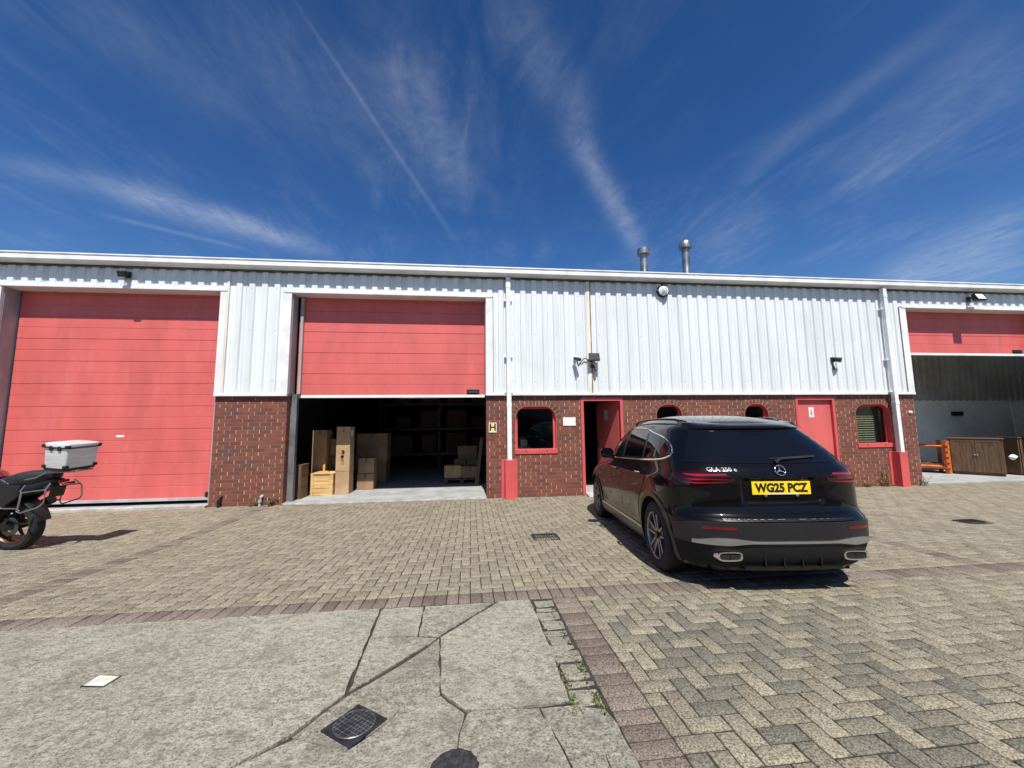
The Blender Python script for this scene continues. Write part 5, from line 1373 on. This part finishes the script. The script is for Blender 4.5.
mb.tube([(-.42, -.168, .86), (-.32, -.165, .935), (-.20, -.155, .955), (-.10, -.154, .90)], .006, 6); bb(mb, 'seat_piping', M['tube'], st, smooth=True)
mb = MB(); mb.loft([sect(-.62, .14, .52, .84), sect(-.40, .16, .58, .85), sect(-.10, .15, .68, .88), sect(.12, .13, .76, .92), sect(.30, .09, .85, .95), sect(.40, .05, .89, .94)]); bb(mb, 'tail_fairing', M['bike_black'], smooth=True)
for s in (-1, 1):
    mb = MB(); mb.prism([(-.62, .40), (-.30, .44), (-.05, .56), (.20, .74), (.22, .88), (-.62, .88)], lambda a, b: (a, s*.175, b), lambda a, b: (a, s*.12, b)); bb(mb, 'side_cover', M['bike_black'], bev=.01)
mb = MB(); mb.loft([sect(-1.0, .22, .62, .92), sect(-1.2, .25, .66, 1.0), sect(-1.42, .18, .80, 1.12), sect(-1.62, .08, .92, 1.08)]); bb(mb, 'front_fairing', M['bike_red'], smooth=True)
mb = MB(); mb.loft([[(-1.45+t*.16, y, 1.08+t*.30-abs(y)*.25) for y in np.linspace(-.17, .17, 9)]+[(-1.44+t*.16, y, 1.08+t*.30-abs(y)*.25) for y in np.linspace(.17, -.17, 9)] for t in (0, .5, 1)]); bb(mb, 'windscreen', M['cabin_glass'], smooth=True)
mb = MB(); mb.box(-1.66, -1.56, -.10, .10, .92, 1.04); bb(mb, 'headlamp', M['lens'], bev=.02)
mb = MB(); mb.tube([(-1.02, -.42, 1.13), (-1.08, -.36, 1.14), (-1.22, -.12, 1.10), (-1.22, .12, 1.10), (-1.08, .36, 1.14), (-1.02, .42, 1.13)], .013, 8); hb = bb(mb, 'handlebar', M['bike_black'], smooth=True)
for s in (-1, 1):
    mb = MB(); mb.tube([(-1.10, s*.34, 1.14), (-1.05, s*.40, 1.28)], .007, 6); 
    mb.lathe([(.001, -.018), (.05, -.014), (.062, 0), (.05, .012), (.001, .016)], (0, 0, 0), 'X', 20)
    # place the head
    k = len(mb.v)-5*20
    mb.v = mb.v[:k]+[(p[0]-1.04, p[1]*1.5+s*.44, p[2]+1.30) for p in mb.v[k:]]; bb(mb, 'mirror', M['bike_black'], hb, smooth=True)
    mb = MB(); mb.tube([(-1.07, s*.37, 1.137), (-1.01, s*.47, 1.125)], .018, 10); bb(mb, 'grip', M['seat'], hb, smooth=True)
# exhaust heel plate and pegs
mb = MB(); mb.tube([(-.26, -.16, .50), (-.06, -.19, .62)], .012, 6); mb.tube([(-.36, -.15, .38), (-.30, -.30, .37)], .014, 8); bb(mb, 'foot_peg', M['tube'], smooth=True)
mb = MB(); mb.tube([(-.62, -.14, .30), (-.66, -.30, .02)], .014, 8); mb.box(-.70, -.62, -.33, -.27, 0.0, .018); bb(mb, 'side_stand', M['bike_black'])
# luggage rack and pannier rails
mb = MB()
for s in (-1, 1): mb.tube([(-.02, s*.14, .93), (.22, s*.13, .97), (.34, s*.12, 1.035), (.70, s*.11, 1.045)], .011, 8)
for x in (.36, .52, .68): mb.tube([(x, -.12, 1.04), (x, .12, 1.04)], .009, 8)
bb(mb, 'luggage_rack', M['tube'], smooth=True)
for s in (-1, 1):
    mb = MB(); y = s*.235
    mb.tube([(.02, y*.7, .88), (.05, y, .82), (.06, y, .80), (.02, y, .58), (.03, y, .555), (.06, y, .545), (.27, y*1.02, .61), (.31, y, .635), (.335, y*.95, .67), (.34, y*.9, .80), (.33, y*.85, .83), (.32, y*.6, .90)], .0095, 8)
    mb.tube([(.06, y, .80), (.33, y*.88, .83)], .009, 8); mb.tube([(.02, y, .60), (-.28, y*.75, .59)], .009, 8); bb(mb, 'pannier_rail', M['tube'], smooth=True)
mb = MB(); mb.loft([sect(.26, .05, .80, .90), sect(.32, .06, .76, .88), sect(.35, .05, .74, .80)]); mb.add([(.34, -.09, .70), (.34, .09, .70), (.38, .09, .84), (.38, -.09, .84), (.345, -.09, .697), (.345, .09, .697), (.385, .09, .837), (.385, -.09, .837)], [(0,1,2,3), (7,6,5,4), (0,4,5,1), (1,5,6,2), (2,6,7,3), (3,7,4,0)]); bb(mb, 'plate_hanger', M['bike_black'], smooth=True)
mb = MB(); mb.box(.425, .455, -.06, .06, .885, .925); bb(mb, 'tail_light', M['tail_red'], bev=.008)
for s in (-1, 1):
    mb = MB(); mb.tube([(.38, s*.06, .86), (.39, s*.17, .855)], [.008, .018], 8); bb(mb, 'indicator', M['bike_black'], smooth=True)
# aluminium top box
tx0, tx1, ty, z0, z1 = .36, .67, .195, 1.075, 1.415
mb = MB()
def bxs(z, g): 
    r = .022; P = []
    for cx, cy, a0 in ((tx1-r+g, ty-r+g, 0), (tx0+r-g, ty-r+g, PI/2), (tx0+r-g, -ty+r-g, PI), (tx1-r+g, -ty+r-g, 1.5*PI)):
        for k in range(4): a = a0+PI/2*k/3; P.append((cx+r*math.cos(a), cy+r*math.sin(a), z))
    return P
mb.loft([bxs(z0, -.016), bxs(z0+.02, -.012), bxs(z1-.06, .0)]); TB = bb(mb, 'top_box', M['alu'], smooth=True)
mb = MB(); mb.loft([bxs(z1-.058, .006), bxs(z1-.035, .008), bxs(z1-.012, .002), bxs(z1, -.025)]); bb(mb, 'box_lid', M['alu'], TB, smooth=True, angle=25)
mb = MB(); mb.loft([bxs(z0-.018, -.012), bxs(z0+.012, -.004), bxs(z0+.0125, -.03)]); bb(mb, 'base_plate', M['bike_black'], TB); mb = MB()
rim = bxs(z1-.059, .009); mb.tube(rim, .010, 6, close=True); bb(mb, 'black_edging', M['bike_black'], TB, smooth=True)
mb = MB()
for x in (tx0+.005, tx1-.005):
    for y in (-ty+.005, ty-.005):
        for z in (z0+.03, z1-.045, ):
            s_ = .024; q = -.010 if z < 1.2 else 0
            xx = x+(.015 if x < .5 else -.015)*(1 if z < 1.2 else 0); yy = y+(.015 if y < 0 else -.015)*(1 if z < 1.2 else 0)
            mb.box(xx-s_, xx+s_, yy-s_, yy+s_, z-.02, z+.022)
bb(mb, 'corner_guard', M['bike_black'], TB, bev=.010)
mb = MB()
for x in (tx0+.10, tx1-.10): mb.box(x-.02, x+.02, -ty-.016, -ty-.002, z1-.10, z1-.04)
bb(mb, 'latch', M['bike_black'], TB, bev=.004)
# the seat, tail and luggage sit well back over the wheel: SHIFT
for o in list(BK_.children):
    if o.name.split('.')[0] in ('seat', 'tail_fairing', 'luggage_rack', 'pannier_rail', 'plate_hanger', 'tail_light', 'indicator', 'top_box'):
        for q in [o, *o.children]: q.data.transform(Matrix.Translation((.26 if 'rail' in o.name else .15, 0, 0)))
tx1 += .15
PT_ = Matrix.Translation((tx1, 0, z0)) @ Matrix.Rotation(rad(5), 4, 'Y') @ Matrix.Translation((-tx1, 0, -z0))
for o in [TB, *TB.children]: o.data.transform(PT_)

SKY_SAT, SKY_VAL, SKY_HUE, EXPO = 1.36, 1.32, .510, .35
def cam_axes():
    p, y, r = rad(5.94209567), rad(6.19039151), rad(-0.60733938)
    f = Vector((math.sin(y), math.cos(y), 0)); r_ = Vector((math.cos(y), -math.sin(y), 0)); u = Vector((0, 0, 1))
    f2 = f*math.cos(p)+u*math.sin(p); u2 = u*math.cos(p)-f*math.sin(p)
    return r_*math.cos(r)+u2*math.sin(r), u2*math.cos(r)-r_*math.sin(r), f2
CAMR = cam_axes()
# ------------------------------------------------------------------ sky, sun, camera
SUN_EL = rad(59.5); dirn = Vector((-.03, 1, 0)).normalized()*math.cos(SUN_EL)+Vector((0, 0, -math.sin(SUN_EL)))
sl = bpy.data.lights.new('sun', 'SUN'); sl.energy = 5.0; sl.angle = rad(.53); sl.color = (1, .955, .89)
so = bpy.data.objects.new('sun', sl); COL.objects.link(so); so.rotation_euler = dirn.to_track_quat('-Z', 'Y').to_euler(); so.location = (0, -20, 35)
W = bpy.data.worlds.new('World'); SC.world = W; W.use_nodes = True; nt = W.node_tree
bg = nt.nodes['Background']; sky = N(nt, 'ShaderNodeTexSky'); sky.sky_type = 'NISHITA'; sky.sun_disc = False
sky.sun_elevation = SUN_EL; sky.sun_rotation = math.atan2(-dirn.x, -dirn.y); sky.altitude = 60; sky.air_density = 1.0; sky.dust_density = .9; sky.ozone_density = 2.2
bg.inputs['Strength'].default_value = .05
tc = N(nt, 'ShaderNodeTexCoord'); nv = N(nt, 'ShaderNodeVectorMath'); nv.operation = 'NORMALIZE'; nt.links.new(tc.outputs['Generated'], nv.inputs[0]); dv = nv.outputs[0]
sp = N(nt, 'ShaderNodeSeparateXYZ'); nt.links.new(dv, sp.inputs[0])
zc = math_(nt, 'MAXIMUM', sp.outputs[2], .05)
pl = N(nt, 'ShaderNodeCombineXYZ'); nt.links.new(math_(nt, 'DIVIDE', sp.outputs[0], zc), pl.inputs[0]); nt.links.new(math_(nt, 'DIVIDE', sp.outputs[1], zc), pl.inputs[1])
plane = pl.outputs[0]                      # where the view ray meets the cirrus layer
mpS = N(nt, 'ShaderNodeMapping'); mpS.vector_type = 'POINT'; mpS.inputs['Rotation'].default_value = (0, 0, rad(24)); mpS.inputs['Scale'].default_value = (2.2, .75, 1); nt.links.new(plane, mpS.inputs[0])
fib = noise(nt, mpS.outputs[0], 3.2, 10, .68, .9)     # fibres combed along the wind
wisp = math_(nt, 'ADD', math_(nt, 'MULTIPLY', noise(nt, plane, 5.0, 8, .66, .5), .4), math_(nt, 'MULTIPLY', fib, .6)); soft = noise(nt, plane, 1.3, 4, .55, .6); fine = noise(nt, plane, 22, 5, .7, .4)
def dot_(v):
    n = N(nt, 'ShaderNodeVectorMath'); n.operation = 'DOT_PRODUCT'; nt.links.new(dv, n.inputs[0]); n.inputs[1].default_value = v; return n.outputs['Value']
CR = CAMR
def pdir(x, y):
    v = CR[0]*((x-512)/385)-CR[1]*((y-384)/385)+CR[2]; return v.normalized()
wob = math_(nt, 'MULTIPLY', math_(nt, 'SUBTRACT', wisp, .5), .05)
tot = None
def streak(p, q, w, amp, tex=1.0, wobble=1.0, grow=1.0):
    global tot
    a, b = pdir(*p), pdir(*q); n = a.cross(b).normalized(); e = n.cross(a); L = math.atan2(b.dot(e), b.dot(a))
    t = math_(nt, 'DIVIDE', math_(nt, 'ARCTAN2', dot_(e), dot_(a)), L)
    d = math_(nt, 'ADD', dot_(n), math_(nt, 'MULTIPLY', wob, wobble))
    ww = math_(nt, 'MULTIPLY_ADD', t, w*(grow-1), w)
    d = math_(nt, 'DIVIDE', d, math_(nt, 'MAXIMUM', ww, w*.15))
    g = math_(nt, 'EXPONENT', math_(nt, 'MULTIPLY', math_(nt, 'MULTIPLY', d, d), -1))
    win = math_(nt, 'MULTIPLY', ramp(nt, t, -.12, .25), ramp(nt, t, 1.12, .75))
    g = math_(nt, 'MULTIPLY', math_(nt, 'MULTIPLY', g, win), amp)
    if tex: g = math_(nt, 'MULTIPLY', g, math_(nt, 'MULTIPLY_ADD', ramp(nt, math_(nt, 'ADD', math_(nt, 'MULTIPLY', wisp, .7), math_(nt, 'MULTIPLY', fine, .3)), .30, .70), tex, 1-tex))
    tot = g if tot is None else math_(nt, 'ADD', tot, g)
streak((297, 5), (455, 240), 0.0034, .085, .35, .10, 1.8)       # thin trail
streak((-10, 158), (170, 204), .016, .16, .6, .4, 1.3)
streak((120, 190), (330, 252), .024, .34, .75, .4, .8)
streak((100, 214), (250, 250), .004, .12, .4, .15)
streak((505, -10), (590, 150), .040, .10, .85, .7, 1)
streak((570, 130), (648, 262), .024, .24, .7, .5, .9)
streak((985, 0), (740, 175), .018, .09, .6, .5, 1.2)
streak((1040, 30), (840, 190), .060, .13, .75, .7, .8)
streak((1040, 215), (870, 290), .040, .22, .75, .6, .8)
streak((1030, 255), (890, 285), .03, .14, .75, .6, 1)
streak((770, 205), (700, 260), .05, .11, .85, .7, 1)
streak((60, -10), (240, 110), .05, .08, .7, 1, 1)
streak((210, 60), (480, 150), .10, .07, .8, 1, 1)
streak((380, 20), (470, 200), .05, .10, .85, .8, 1)
hz = math_(nt, 'MULTIPLY', ramp(nt, soft, .36, .66), math_(nt, 'MULTIPLY', math_(nt, 'MULTIPLY', ramp(nt, fib, .36, .78), math_(nt, 'MULTIPLY_ADD', fine, .9, .5)), .085))
tot = math_(nt, 'MINIMUM', math_(nt, 'ADD', tot, hz), .8)
hs = N(nt, 'ShaderNodeHueSaturation'); hs.inputs['Saturation'].default_value = SKY_SAT; hs.inputs['Value'].default_value = SKY_VAL; hs.inputs['Hue'].default_value = SKY_HUE; nt.links.new(sky.outputs[0], hs.inputs['Color'])
gr = N(nt, 'ShaderNodeMapRange'); nt.links.new(sp.outputs[2], gr.inputs[0]); gr.inputs[1].default_value = .32; gr.inputs[2].default_value = .85; gr.inputs[3].default_value = SKY_VAL*1.42; gr.inputs[4].default_value = SKY_VAL; nt.links.new(gr.outputs[0], hs.inputs['Value'])
nt.links.new(mixc(nt, tot, hs.outputs[0], (11.5, 12.4, 13.8)), bg.inputs['Color'])

cam = bpy.data.cameras.new('camera'); co = bpy.data.objects.new('camera', cam); COL.objects.link(co)
cam.sensor_fit = 'HORIZONTAL'; cam.sensor_width = 36; cam.lens = 385/1024*36; cam.clip_start = .05; cam.clip_end = 2000
r3, u3, f3 = CR
co.matrix_world = Matrix(((r3.x, u3.x, -f3.x, 0), (r3.y, u3.y, -f3.y, 0), (r3.z, u3.z, -f3.z, 1.6), (0, 0, 0, 1)))
SC.camera = co
vs = SC.view_settings; vs.view_transform = 'Standard'; vs.look = 'None'; vs.exposure = EXPO; vs.gamma = 1; vs.use_curve_mapping = False
SC.render.film_transparent = False
for o in bpy.data.objects:
    if '_w' in o: del o['_w']
